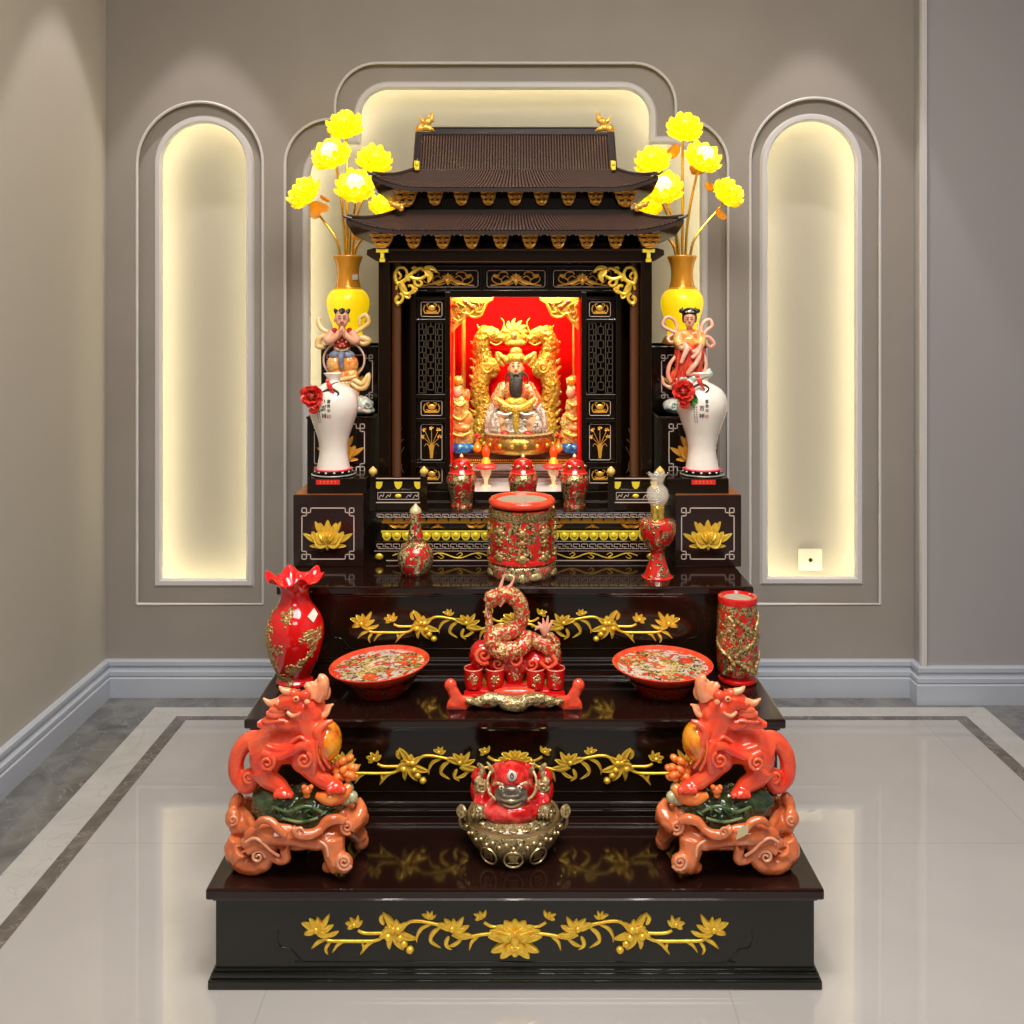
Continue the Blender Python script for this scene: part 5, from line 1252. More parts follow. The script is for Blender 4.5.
p_ = plate('red footed plate painted with flowers, tilted, beside the ruffled red vase'); p_.location.x = wx(382,2.03)
q2 = dup(p_, (wx(662.5,2.02),2.02,Z2), 'red footed plate painted with flowers, next to the tall cylinder pot'); q2.rotation_euler = (0,0,2.2)
for o in [o for o in bpy.data.objects if o.parent == p_]:
    if o.name.startswith(('plate_shell','painted_well')): o.rotation_euler = (0,-.07,0)
for o in [o for o in bpy.data.objects if o.parent == q2]:
    if o.name.startswith(('plate_shell','painted_well')): o.rotation_euler = (.0,.0,0)
# wall socket in the right niche
Yw = YW+.091-.012; t = thing('wall_socket', 'pale wall socket plate low in the right lit niche', 'socket', (wx(810.5,Yw),Yw,wz(560,Yw)))
m = MB(); m.box(-.037,.037,0,.009,-.034,.034); m.build('face_plate', 'socket_plastic', t, smooth=False, bevel=.002)
m = MB(); m.lathe([(0,0),(.006,0),(.006,.003)], seg=16); m.v = [(x,-z-.001+.002,y) for x,y,z in m.v]; m.build('socket_hole', 'ink', t)
# ------------------------------------------------------------------ modelled figures
class Fig(MB):
    """parts laid out in photo pixels around a foot point: (px right, py down, depth away), scaled to metres"""
    def __init__(s, cx, Yc, z0, sg=1, mid=0): super().__init__(); s.Yc, s.z0, s.sg, s.mid, s.sc = Yc, z0, sg, mid, Yc/FP; s.x0 = wx(cx if sg > 0 else 2*mid-cx, Yc) if mid != -1 else 0; s.cx = cx
    def q(s, p):
        d = (p[2] if len(p) > 2 else 0)*s.sc; Y = s.Yc+d; px = p[0] if s.sg > 0 else 2*s.mid-p[0]
        return (wx(px, Y)-s.x0, d, wz(p[1], Y)-s.z0)
    def e(s, p, r, rot=None, seg=14, rings=10):
        if not isinstance(r, (tuple, list)): r = (r, r, r)
        if rot: rot = (rot[0], rot[1]*s.sg, rot[2]*s.sg)
        return s.ell(s.q(p), tuple(a*s.sc for a in r), seg, rings, rot)
    def t(s, pts, r, n=5, seg=10, flat=1.0, up=None):
        if not isinstance(r, (tuple, list)): r = [r]*len(pts)
        return s.tube([s.q(p) for p in pts], [a*s.sc for a in r], seg, flat, n if len(pts) > 2 else 0, up)
    def curl(s, p, R, r, turns=1.6, a0=0, dr=1, face=-1, squash=1.0):
        pts = []
        for i in range(22):
            u = i/21; a = a0+dr*turns*2*PI*u; rr = R*(1-u*.85)
            pts.append((p[0]+rr*math.cos(a), p[1]+rr*math.sin(a)*squash, p[2]+face*u*r*.6))
        return s.t(pts, [r*(1-.45*i/21) for i in range(22)], n=0, seg=8)
    def pt(s, base, tip, out, w, curl=.3, th=.6):
        b, e_ = Vector(s.q(base)), Vector(s.q(tip)); return s.petal(b, e_-b, (out[0]*s.sg, out[1], out[2]), (e_-b).length, w*s.sc, curl, th*s.sc, .3)

def pixiu(sg, x0, label, rootlabel, sticker):
    Yc = 1.73; S = Yc/FP; z0 = Z1
    # the carved root stand
    r = thing('root_stand', rootlabel, 'carved stand', (x0, Yc, z0))
    F = lambda: Fig(297, Yc, Z1, sg, 512)
    lev = lambda py, d: HY+(py-HY)*Yc/(Yc+d*S)
    m = F(); rnd = random.Random(5)
    pts = []
    for i in range(37):
        a = 2*PI*i/36; w_ = 1+.06*math.sin(3*a+1)+.05*math.sin(5*a)
        pts.append((297+58*w_*math.cos(a), lev(822+4*math.sin(4*a+.5)-(4 if abs(math.cos(a)) > .8 else 0), 30*w_*math.sin(a)), 30*w_*math.sin(a)))
    m.t(pts, [8+2.2*math.sin(i*1.1) for i in range(37)], n=0)
    m.t([(p[0]*.97+297*.03, p[1]-7+2*math.sin(i*.9), p[2]) for i, p in enumerate(pts)], 4.5, n=0)
    m.e((297,834,0), (50,26,9))
    m.e((268,835,-26), (24,9,12)); m.e((262,842,-24), (22,9,9)); m.t([(243,850,-22),(240,860,-20),(250,866,-22),(264,863,-26),(270,852,-28),(258,846,-30),(247,852,-31)], [8,9,9,8,6,5,4]); m.t([(236,838,-14),(232,850,-14),(240,862,-16)], [7,8,9])
    m.t([(284,848,-30),(286,858,-30),(280,861,-30),(271,856,-30)], [5,5,4,4])
    m.t([(332,838,-24),(334,852,-27),(337,862,-28),(341,868,-30)], [13,11,11,9]); m.e((343,863,-33),(10,8,10)); m.e((330,866,-24),(8,8,6))
    m.t([(350,826,6),(357,833,12),(361,838,14)], [10,9,8]); m.e((361,841,15),(8,8,9))
    m.t([(312,832,20),(318,842,22)], [8,7]); m.e((318,845,22),(6,6,6)); m.t([(250,830,18),(243,838,18)], [9,8]); m.e((242,843,17),(9,8,9.5))
    m.t([(335,830,22),(338,838,22)], [8,7])
    m.t([(240,826,-4),(234,812,-2),(236,800,0),(240,794,2)], [7,6,5.5,4]); m.e((238,799,2),(6,6,6)); m.e((233,818,-8),(8,7,10)); m.e((236,826,-8),(7,7,7))
    m.t([(350,826,-16),(358,818,-14),(361,810,-8),(357,800,0)], [9,8,7,4])
    m.t([(318,832,-34),(326,822,-32),(336,819,-30),(345,821,-28)], [4,5,5,4]); m.t([(292,828,-38),(301,834,-40),(312,834,-38),(322,828,-34)], [4,5,5,4])
    m.t([(255,826,-36),(262,820,-38),(272,822,-38),(279,830,-40),(286,836,-38)], [3,3.5,4,3.5,3])
    body = m.fuse('root_body', 'root_coral', r, 1.15*S, 3, (55, .0012))
    # keep the feet on the step
    for v in body.data.vertices:
        if v.co.z < .0: v.co.z = .0
    m = F(); m.auto = True
    m.curl((344,862,-41), 8, 2.0, 1.9, .5); m.curl((347,827,-27), 7, 1.8, 1.7, 1); m.curl((233,820,-17), 5, 1.6, 1.4, 2, -1); m.curl((258,857,-33), 7, 1.8, 1.5, 0, -1); m.curl((300,832,-43), 5, 1.4, 1.3, 3)
    m.t([(246,842,-34),(254,838,-36),(262,842,-37),(270,850,-36),(279,856,-34)], 1.5); m.t([(238,846,-22),(246,842,-28),(252,848,-32)], 1.4); m.t([(242,852,-24),(250,850,-30),(256,856,-32)], 1.3)
    m.t([(262,822,-37),(274,824,-38),(280,834,-38)], 1.5); m.t([(318,840,-34),(326,846,-36),(328,856,-36)], 1.5)
    m.each('root_curl', 'root_coral_pale', body)
    if sticker:
        m = MB(); G_ = Fig(727, Yc, Z1); m.add([G_.q(p) for p in ((736,840,-47),(748,834,-45),(748.5,824,-46.5),(738,829,-48.5))], [(0,1,2,3),(3,2,1,0)])
        m.build('price_sticker', 'sticker_cream', r, smooth=False)
    # the beast on its rock
    t = thing('pixiu_statue', label, 'statue', (x0, Yc, z0+.045))
    F = lambda: Fig(297, Yc, Z1+.045, sg, 512)
    m = F(); m.e((297,806,0),(46,27,19)); m.e((276,800,-8),(26,16,14)); m.e((322,803,-6),(26,18,14)); m.e((297,822,-6),(34,22,14)); m.e((296,798,6),(36,20,12))
    rk = m.fuse('jade_rock', 'jade', t, 1.5*S, 3, (48, .004))
    m = F()
    for i in range(16):
        a = rnd.uniform(-.9,1.0); b_ = rnd.uniform(0,1); px, py, d = 300+30*a, 808+12*b_, -26+3*b_+3*abs(a)
        t_ = rnd.uniform(0,6.28); m.pt((px,py,d),(px+9*math.cos(t_),py+5*math.sin(t_),d-3),(0,-1,.2), 3.6, .5)
    m.t([(272,806,-22),(288,812,-28),(306,806,-26),(322,812,-24)], 1.6); m.t([(282,818,-27),(300,822,-30),(318,818,-28)], 1.4)
    m.build('jade_leaves', 'jade_light', rk)
    m = F(); m.e((348,790,-10),(6,6,8)); m.e((352,797,-12),(6,6,6)); m.e((345,800,-14),(7,5,5)); m.build('pale_bud', 'jade_pale', rk)
    m = F(); m.e((307,790,-26),(5,4,4)); m.e((304,787,-27),(2.6,2.6,2.4)); m.e((311,787,-27),(2.6,2.6,2.4)); m.e((307,795,-25),(3.5,3,3)); m.t([(316,795,-22),(328,798,-22),(341,795,-16),(350,786,-10)], [3,7,7.5,5]); m.build('coral_gourd', 'coral_orange', t)
    m = F()
    for i in range(16): m.e((346+rnd.uniform(-9,9), 766+rnd.uniform(-9,12), rnd.uniform(-12,2)), (5,4.5,3.6), (0,rnd.uniform(-.7,.7),0), 10, 8)
    m.build('coin_heap', 'coral_orange', t)
    m = F()      # trunk, legs, tail, neck and head as one body
    m.t([(259,754,0),(272,746,0),(290,744,0),(306,744,-1),(318,748,-2)], [19,20,19,22,25])
    m.e((266,758,-9),(17,12,19)); m.e((266,758,11),(15,10,17))
    m.t([(262,768,-14),(268,778,-15),(280,786,-16),(284,792,-17)], [13,10,8,6.5]); m.e((283,792,-20),(9,9,5.5))
    for k in range(4): m.e((276+5*k,795,-25+abs(k-1.5)),(2.9,4.5,3.4))
    m.t([(262,768,13),(262,780,13),(268,788,12)], [11,8,7]); m.e((270,790,9),(8,7,5))
    m.e((304,757,-15),(14,11,16)); m.t([(307,764,-17),(315,774,-18),(325,781,-19),(333,785,-19)], [11,8.5,8,6.5]); m.e((335,787,-21),(9,8,6.5))
    for k in range(4): m.e((329+5*k,790,-27+k*1.2),(2.9,4,3.6))
    m.e((312,755,12),(11,9,14)); m.t([(318,764,12),(330,772,10),(341,774,6)], [10,8,7]); m.e((343,775,3),(8,7,6))
    m.t([(262,740,2),(250,740,2),(240,750,1),(236,764,0),(238,778,-1),(248,786,-3),(254,778,-6),(249,770,-8)], [9,9,8.5,8,8,8,7,5])
    m.e((250,776,-4),(9,7,8)); m.e((244,784,-2),(6,6,6))
    m.t([(316,744,-4),(312,730,-6),(306,717,-8),(303,708,-8)], [22,18,16,15])
    m.e((303,707,-10),(16,15,14)); m.e((296,703,-12),(13,12,9)); m.t([(300,700,-12),(287,701,-15),(277,705,-17)], [11,9,6]); m.e((276,703,-18),(5,5,4.5))
    m.t([(303,717,-12),(292,723,-15),(281,722,-17),(277,718,-18)], [9,7.5,6,4])
    m.e((293,693,-17),(6,5,4.5)); m.e((305,695,-20),(6,5,5)); m.e((313,714,-13),(9,8,9)); m.e((318,706,-6),(8,8,8))
    m.t([(322,746,-22),(318,732,-22),(325,724,-20),(333,721,-18)], [4.5,5,3.5,2]); m.t([(309,742,-26),(314,757,-27),(313,772,-24)], 4)
    m.t([(262,752,-20),(276,757,-22),(291,752,-23),(302,746,-25),(312,750,-27),(314,760,-27)], [4,4.5,4.5,4.5,4,3])
    m.t([(266,746,-19),(280,750,-21),(294,746,-22)], 3)
    bd = m.fuse('beast_body', 'coral', t, .95*S, 3)
    m = F(); m.auto = True
    m.curl((267,763,-27), 8, 2.1, 1.6, -1); m.curl((304,760,-30), 8, 2.1, 1.6, -1.2); m.curl((249,777,-11), 6, 1.8, 1.4, 1)
    m.t([(322,727,-21),(317,742,-26),(318,758,-26),(324,770,-22)], 1.6); m.t([(327,726,-19),(322,741,-24),(323,757,-24),(330,768,-20)], 1.5)
    m.t([(292,742,-21),(300,737,-23),(306,741,-24)], 1.8)
    m.each('carved_curls', 'coral_mid', bd)
    m = F()      # horns, fangs, beard and ear fans, paler at the tips
    m.t([(280,702,-18),(270,703,-19),(263,698,-20)], [5,3.5,1]); m.t([(290,692,-18),(283,690,-19),(279,686,-20)], [4,3,1])
    m.t([(318,699,-10),(322,690,-11),(323,680,-12),(318,677,-12)], [7,7,5.5,3.5]); m.t([(313,697,-12),(310,688,-13),(305,684,-14)], [6,5,3]); m.e((320,688,-10),(9,3,11),(0,.35,0)); m.e((326,692,-8),(5,3,8)); m.e((312,690,-14),(6,3,9))
    m.t([(322,709,-6),(328,707,-6),(334,704,-7)], [4,3,.8]); m.t([(319,716,-8),(326,714,-8),(330,708,-8)], [4,3,1.5])
    hn = m.fuse('horns_and_ears', 'coral_pale', bd, .9*S, 2)
    m = F()
    for b_, e_, w_ in (((286,713,-19),(266,713,-22),4.5),((284,710,-20),(269,709,-22),3),((282,722,-18),(257,724,-22),5.5),((282,719,-18),(262,720,-22),4)): m.pt(b_, e_, (0,-1,.3), w_, .25, 2.2)
    for k in range(3): m.t([(285-k*4,721+k*.6,-23),(264-k*1.5,721.5+k*1.5,-25)], [.9,.5])
    m.build('beard_fan', 'coral_mid', bd)
    m = F(); m.t([(287,712,-22),(293,716,-23),(301,712,-24)], [1.6,2,1.4]); m.e((296,699,-22.5),(3.2,2,3)); m.e((307,702,-25),(3,2,2.6)); m.build('eye', 'coral_pale', bd)
    m = F(); m.e((296,699,-24.5),(1.3,1,1.3)); m.e((289,715,-21),(4,2,2.4)); m.build('mouth_shadow', 'coral_dark', bd)
    m = F(); m.e((326,741,-7),(16,19,20)); m.build('amber_ball', 'amber', t)
    return t
pixiu(1, wx(297,1.73), 'coral red beast statue with amber ball on green rock, head turned to the left', 'orange carved root stand with spiral feet on the left of the bottom step', False)
pixiu(-1, wx(727,1.73), 'coral red beast statue with amber ball on green rock, head turned to the right', 'orange carved root stand with a cream sticker on the right of the bottom step', True)

# ------------------------------------------------------------------ money toad on a brass bowl
Yc = 1.775; S = Yc/FP; BYp = HY+(CZ-Z1)/S
t = thing('money_toad', 'red toad with bronze face sitting on a round brass bowl of coins', 'toad figure', (wx(513.5,Yc),Yc,Z1))
F = lambda: Fig(513.5, Yc, Z1)
zt_ = lambda y: (BYp-y)*S
m = MB(); m.lathe(smooth_prof([(28*S,0),(32*S,.002),(40*S,zt_(838)),(46*S,zt_(829)),(48*S,zt_(821)),(47*S,zt_(815)),(44*S,zt_(812)),(42*S,zt_(813))],4), seg=64); bw = m.build('brass_bowl', 'old_brass', t)
m = MB(); R = 44.5*S; z = zt_(813.5); m.lathe([(R-.003,z-.004),(R+.0035,z-.002),(R+.002,z+.004),(R-.004,z+.004)], seg=64, ring=True)
R = 32*S; m.lathe([(R+.001,0.001),(R+.004,.005),(R-.002,.004)], seg=64, ring=True); m.build('bowl_rim', 'brass_light', bw)
m = MB(); m.lathe([(43*S,zt_(814)),(40*S,zt_(810)),(30*S,zt_(806)),(0,zt_(803))], seg=48); m.build('bowl_lid', 'old_brass', t)
pr = smooth_prof([(32*S,.002),(40*S,zt_(838)),(46*S,zt_(829)),(48*S,zt_(821))],4)
for k, ch in ((-1,'财'),(0,'宝'),(1,'金')):
    a = -PI/2+k*.56; m = MB(); z = .0225; Rr = rad_at(pr, z); tilt = -.72
    Mx = Matrix.Translation((Rr*math.cos(a)*1.03,Rr*math.sin(a)*1.03,z)) @ Matrix.Rotation(a+PI/2,4,'Z') @ Matrix.Rotation(PI/2+.30,4,'X')
    rr = .0165; pts = [(rr*math.cos(2*PI*i/28),rr*math.sin(2*PI*i/28),.001) for i in range(29)]
    m.tube(pts, .0019, 6); v, f = text_mesh(ch, .0215, .0012, .0); m.add([(x,y,zz+.001) for x,y,zz in v], f); m.v = [tuple(Mx @ Vector(p)) for p in m.v]
    m.build('coin_emblem', 'brass_light', bw)
m = MB()      # small studs round the bowl and the coins on its lid
for i in range(44):
    a = 2*PI*i/44; Rr = 47.6*S; m.ell((Rr*math.cos(a),Rr*math.sin(a),zt_(819+3*(i%2))),(.0045,.004,.0035),8,6)
m.build('bowl_studs', 'brass_light', bw)
m = MB()
for i in range(20):
    a = 2*PI*i/20; Rr = 37*S; m.ell((Rr*math.cos(a),Rr*math.sin(a),zt_(810)),(.0105,.0105,.003),12,6); m.ell((Rr*math.cos(a)*.98,Rr*math.sin(a)*.98,zt_(810)+.003),(.004,.004,.002),8,6)
m.build('coin_wreath', 'old_brass', t)
for sgn in (-1,1):
    m = MB(); x = sgn*47*S; m.tube([(x*.95,0,zt_(830)),(x*1.10,-.002,zt_(826)),(x*1.13,-.004,zt_(817)),(x*1.02,-.002,zt_(813))], .0028, 8, n=4)
    q_ = MB(); q_.lathe([(0,-.0025),(.011,-.0025),(.012,0),(.011,.0025),(0,.0025)], seg=20)
    Mx = Matrix.Translation((x*1.10,-.008,zt_(809))) @ Matrix.Rotation(sgn*.75,4,'Z') @ Matrix.Rotation(PI/2-.2,4,'X'); m.add([tuple(Mx @ Vector(p)) for p in q_.v], q_.f)
    q_ = MB(); q_.ell((0,0,-.003),(.005,.005,.002),8,6); m.add([tuple(Mx @ Vector(p)) for p in q_.v], q_.f)
    m.build('coin_handle', 'gold_cream', bw)
m = F()        # toad body
m.e((512,808,-4),(31,24,11)); m.e((511,811,-18),(30,16,12)); m.e((512,798,-2),(27,20,16)); m.e((512,785,-6),(22,18,18)); m.e((512,776,-6),(19,17,14)); m.e((512,812,-22),(24,12,10))
m.t([(488,790,-4),(482,796,-10),(480,806,-16)], [9,8,7]); m.t([(536,790,-4),(542,796,-10),(544,806,-16)], [9,8,7])
for k in range(7): a = PI*k/6; m.e((512+18*math.cos(a), 772-6*math.sin(a), 0), (5,5,6))
tb = m.fuse('toad_body', 'red_glaze_mottled', t, 1.2*S, 3, (60, .0015))
m = F(); m.e((511,793,-20),(17,8,9)); m.e((511,791,-25),(10,5,5.5)); m.t([(496,797,-22),(503,801,-27),(511,801.5,-29),(519,801,-27),(527,797,-22)], [2.6,3,3.2,3,2.6]); m.t([(497,803,-22),(505,806,-26),(512,806.5,-28),(519,806,-26),(526,803,-22)], 2.2)
m.t([(501,791,-28),(503,796,-29),(511,797,-30),(519,796,-29),(521,791,-28)], 1.3)
m.fuse('toad_face', 'dark_bronze', tb, .9*S, 2)
m = F(); m.t([(498,799,-25),(505,804,-29),(511,805.5,-30.5),(518,804,-29),(525,799,-25)], [1,1.8,2.2,1.8,1]); m.t([(495,796,-22),(503,800,-28),(511,801,-31),(519,800,-28),(527,796,-22)], [.8,1.3,1.5,1.3,.8]); m.build('lips', 'brass_light', tb)
m = F(); m.t([(500,800.5,-28),(506,803,-30.5),(511,803.6,-31.6),(516,803,-30.5),(523,800.5,-28)], [.6,1.4,1.8,1.4,.6]); m.build('open_mouth', 'ink', tb)
m = F(); 
for px in (501.5,519.5): m.e((px,787.5,-26),(2.6,2.2,2.3))
m.e((512,776,-22),(5,2.4,5.2)); m.build('eye', 'ivory', tb)
m = F()
for px in (501.5,519.5): m.e((px,787.8,-28),(1.1,.8,1.1))
m.t([(512,773,-24.5),(513.6,776,-24.6),(512,779,-24.5),(510.4,776,-24.6),(512,773,-24.5)], .5, n=2); m.build('pupil', 'ink', tb)
m = F()
for sgn in (-1,1):
    x = 512+sgn*31; m.cut()
    m.e((x,787,-6),(7,8,11)); m.e((x+sgn*2,781,-8),(5,6,6)); m.e((x,796,-8),(6,6,5)); m.t([(x,776,-8),(x-sgn*1,768,-8),(x+sgn*3,764,-9)], [3,2.6,1.6]); m.curl((x,787,-14), 5.5, 1.4, 1.4)
m.each('gold_treasure', 'gold_cream', tb)
m = F()
for sgn in (-1,1):
    x = 512+sgn*32; m.cut(); m.e((x+sgn*1,777,-3),(8,8,9)); m.e((x-sgn*2,792,-2),(7,7,8)); m.e((x+sgn*4,790,0),(6,8,12))
m.each('red_shoulder', 'red_glaze', tb)
m = F()
for sgn in (-1,1):
    m.cut()
    x = 512+sgn*33; m.e((x,810,-18),(8.5,8,7))
    for k in range(4): m.e((x-6+4*k,815,-24+abs(k-1.5)),(2.4,4,3.2)); m.e((x-6+4*k,811,-23),(1.6,2,1.6))
m.each('toad_foot', 'old_brass', t)
m = F(); m.auto = True; m.t([(493,768,-10),(488,778,-16),(489,792,-22),(496,800,-24)], 1.4); m.t([(531,768,-10),(536,778,-16),(535,792,-22),(528,800,-24)], 1.4)
m.t([(493,772,-12),(490,766,-12),(487,762,-12)], [2,1.6,.6]); m.t([(531,772,-12),(534,765,-12),(533,760,-12)], [2,1.6,.6]); m.t([(503,785,-26),(497,783,-24),(493,785,-20)], 1.4); m.t([(520,785,-26),(526,783,-24),(530,785,-20)], 1.4)
m.each('gold_string', 'gold_cream', tb)

# ------------------------------------------------------------------ dragon cup stand
Yc = 1.975; S = Yc/FP; BYp = HY+(CZ-Z2)/S       # centre base row
t = thing('dragon_cup_stand', 'red cup stand with a gold dragon rising behind five cups', 'cup stand', (wx(514.5,Yc),Yc,Z2))
F = lambda: Fig(514.5, Yc, Z2)
m = MB()
m.box(-.100,.100,-.020,.062,.012,.030); m.box(-.104,.104,-.046,-.018,.006,.026); m.box(-.036,.036,-.02,.02,.03,.036)
m.build('tray', 'red_glaze', t, smooth=False, bevel=.003)
m = MB()
for sgn in (-1,1):
    m.tube([(sgn*.085,-.045,.014),(sgn*.110,-.048,.018),(sgn*.123,-.048,.032),(sgn*.130,-.046,.046)], [.010,.010,.012,.010], 12, n=5, flat=.7, up=(0,1,0)); m.ell((sgn*.130,-.046,.046),(.013,.010,.014),14,10)
    m.tube([(sgn*.088,-.046,.008),(sgn*.112,-.050,.007),(sgn*.130,-.050,.009)], [.006,.007,.009], 12); m.poly([(sgn*.095,0),(sgn*.138,0),(sgn*.136,.014),(sgn*.125,.030),(sgn*.10,.018)][::(1 if sgn > 0 else -1)], -.056,-.038)
for x in (-.03,.03): m.ell((x*1.9,-.048,.010),(.026,.008,.010),14,10)
m.ell((0,-.040,.030),(.045,.012,.010),16,8)
m.fuse('tray_scroll', 'coral_glaze', t, .0022, 2)
m = MB(); pts = [(-.098,-.055,.020),(-.078,-.060,.018),(-.055,-.060,.026),(-.030,-.062,.024),(0,-.066,.016),(.030,-.062,.024),(.055,-.060,.026),(.078,-.060,.018),(.098,-.055,.020)]
m.tube(pts, [.006,.008,.010,.012,.016,.012,.010,.008,.006], 12, n=4); m.ell((0,-.066,.014),(.030,.010,.014),14,10)
for x in (-.07,-.045,.045,.07): m.ell((x,-.062,.020),(.012,.008,.011),12,8)
m.fuse('gold_beast_band', 'gold_relief_light', t, .0016, 2, (140,.0018))
for i, (px, dz, dy) in enumerate(((473.5,.030,-.012),(495,.030,-.012),(514.5,.036,.001),(535.5,.030,-.012),(555.5,.030,-.012))):
    c = thing('offering_cup', ['leftmost red cup on the dragon stand','red cup just left of the raised middle cup','raised middle red cup below the dragon','red cup just right of the raised middle cup','rightmost red cup on the dragon stand'][i], 'cup', (wx(px,Yc+dy),Yc+dy,Z2+dz), group='five cups on the dragon stand')
    m = MB(); m.lathe([(.0165,0),(.0178,.002),(.0188,.012),(.0190,.034),(.0195,.038),(.0192,.0395),(.0180,.039),(.0172,.034),(.0165,.010),(0,.008)], seg=36); m.build('cup_body', 'red_glaze', c)
    m = MB(); m.lathe([(.0194,.0376),(.0199,.0386),(.0190,.0402),(.0180,.0392)], seg=36, ring=True); m.build('pale_rim', 'coral_rim', c)
    m = MB()
    rc = random.Random(i)
    for k in range(16): a = -PI/2+rc.gauss(0,.28); m.ell((.0187*math.cos(a),.0187*math.sin(a),.020+rc.gauss(0,.0055)),(rc.uniform(.002,.004),.0014,rc.uniform(.0015,.0035)),8,6,rot=(0,rc.uniform(-1,1),a+PI/2))
    m.build('gold_flower', 'gold_relief_light', c)
m = F(); DP = 8   # clouds and waves under the dragon
for px, py, d, r in ((482,655,6,(13,12,15)),(500,662,4,(16,12,12)),(515,664,2,(16,10,12)),(535,662,4,(18,12,12)),(550,660,6,(12,11,13)),(516,652,12,(30,12,16))): m.e((px,py,d), r)
cl = m.fuse('cloud_base', 'red_glaze', t, .002, 2, (60,.002))
m = F(); m.curl((484,655,-9), 9, 2.4, 1.7, 1); m.curl((515,660,-12), 9, 1.8, 1.5, 3); m.curl((498,664,-9), 6, 1.5, 1.3, 0); m.curl((532,664,-10), 6, 1.5, 1.3, 2, -1); m.t([(540,662,-8),(548,668,-9),(556,662,-8),(552,655,-6)], 2); m.build('wave_curls', 'coral_mid', cl)
m = F()     # dragon body rises, loops and ends in a clawed tail
m.t([(495,598,2),(507,594,2),(517,600,2),(522,612,2),(519,624,2),(509,632,0),(498,634,-4),(492,640,-6),(498,649,-8),(512,651,-8),(524,645,-6),(528,636,0)], [8,8.5,8.5,8,8,8.5,9,9.5,9.5,9,8,6])
m.t([(488,603,0),(489,615,-2),(490,630,-4),(496,642,-6)], [3,3.4,5,8])
m.t([(520,634,2),(534,640,2),(546,646,0),(555,652,0),(552,660,-2),(545,660,-3)], [6,7.5,8,6.5,5,3]); m.t([(554,652,0),(556,643,0),(550,636,0),(545,632,0)], [5,4.5,4,3])
m.t([(496,598,0),(492,597,-4),(488,600,-6)], [8,7.5,5.5]); m.t([(494,603,-2),(490,604,-5),(486,603,-6)], [5,4,3.5]); m.e((487,599,-6),(4,3.5,3)); m.e((500,592,0),(6,6,5)); m.e((494,593,-5),(3,3,2.6))
for k in range(13):
    a = -1.9+k*.27; m.t([(507+12*math.cos(a),608+14*math.sin(a),2),(507+18*math.cos(a+.15),607+20*math.sin(a+.12),2)], [2.4,.5])
dg_ = m.fuse('dragon_body', 'dragon_gold', t, .0013, 2, (150,.0016))
m = F(); m.auto = True; m.t([(500,589,0),(502,582,0),(505,574,0)], [2.2,1.6,.7]); m.t([(505,590,2),(511,585,2),(515,576,2)], [2.2,1.6,.7])
for k, (x, y) in enumerate(((538,622),(543,618),(548,616),(553,620),(535,630))): m.t([(545,634,0),((545+x)/2,627,-2),(x,y,-2)], [3,2.2,.7])
m.t([(500,606,-2),(504,600,-4),(506,594,-4)], [1.6,1.4,.5]); m.t([(487,606,-6),(486,612,-6),(488,618,-6)], [1.4,1.2,.8])
m.each('horns_and_claws', 'coral_pale_pink', dg_)
m = F(); m.e((494,594,-7.4),(1.2,1,1.1)); m.build('eye', 'ink', dg_)

# ------------------------------------------------------------------ the two attendant statuettes on the side stands
Yc = 2.485; S = Yc/FP; ZM = wz(416.5,2.42); BYp = HY+(CZ-ZM)/S
def face(m_eye, m_lip, F, cx, cy, d, k=1.0):
    for s_ in (-1,1): m_eye.t([(cx+s_*1.2*k,cy-.6*k,d),(cx+s_*2.3*k,cy-1.0*k,d+.1),(cx+s_*3.4*k,cy-.5*k,d+.6)], .42*k, n=3, seg=6); m_eye.t([(cx+s_*1.1*k,cy-2.8*k,d+.3),(cx+s_*2.4*k,cy-3.4*k,d+.3),(cx+s_*3.6*k,cy-2.7*k,d+.8)], .35*k, n=3, seg=6)
    m_lip.t([(cx-1.6*k,cy+3.2*k,d+.3),(cx,cy+3.8*k,d-.2),(cx+1.6*k,cy+3.2*k,d+.3)], .6*k, n=3, seg=6)
def rocky(F, t, cx, mat='cloud_pale'):
    m = F(); 
    for px, py, d, r in ((cx,BYp-5,2,(16,12,6)),(cx+9,BYp-9,0,(9,9,7)),(cx-8,BYp-8,0,(9,9,7)),(cx+4,BYp-13,2,(9,8,6)),(cx+12,BYp-3,-3,(7,7,4))): m.e((px,py,d), r)
    o = m.fuse('cloud_rock', mat, t, .0016, 3, (70,.002))
    for v in o.data.vertices: v.co.z = max(0, v.co.z)
    m = F(); m.curl((cx+12,BYp-9,-9),4,1.1,1.3); m.curl((cx-6,BYp-8,-9),4,1.1,1.3,2,-1); m.build('green_curl', 'celadon', o)
t = thing('praying_boy_statuette', 'boy statuette with pressed palms, red vest and gold ribbons left of the shrine', 'statuette', (wx(348,Yc),Yc,ZM))
F = lambda: Fig(348, Yc, ZM)
rocky(F, t, 356)
m = F()     # skin: head, arms, hands, legs in one body
m.e((342,318,-2),(7.3,7,8.6)); m.e((342,322.5,-4),(5.6,5,5)); m.e((335,320,0),(1.4,1.6,2.2)); m.e((349,320,0),(1.4,1.6,2.2)); m.e((342,321,-9),(1.1,1.3,1.2))
m.t([(342,326,0),(342,331,0)], [3.4,3.8]); m.e((342,337,0),(9,6.5,9)); m.e((342,348,0),(8.4,6.5,9)); m.e((342,358,0),(9,7,7))
for s_ in (-1,1): m.t([(342+s_*9,332,0),(342+s_*14,339,-3),(342+s_*12,341,-8),(342+s_*2,334.5,-12)], [4.2,4.4,3.9,2.5]); m.t([(342+s_*1.6,335,-12),(342+s_*1.1,330,-13),(342+s_*.6,326.5,-13)], [2.2,1.8,1.0])
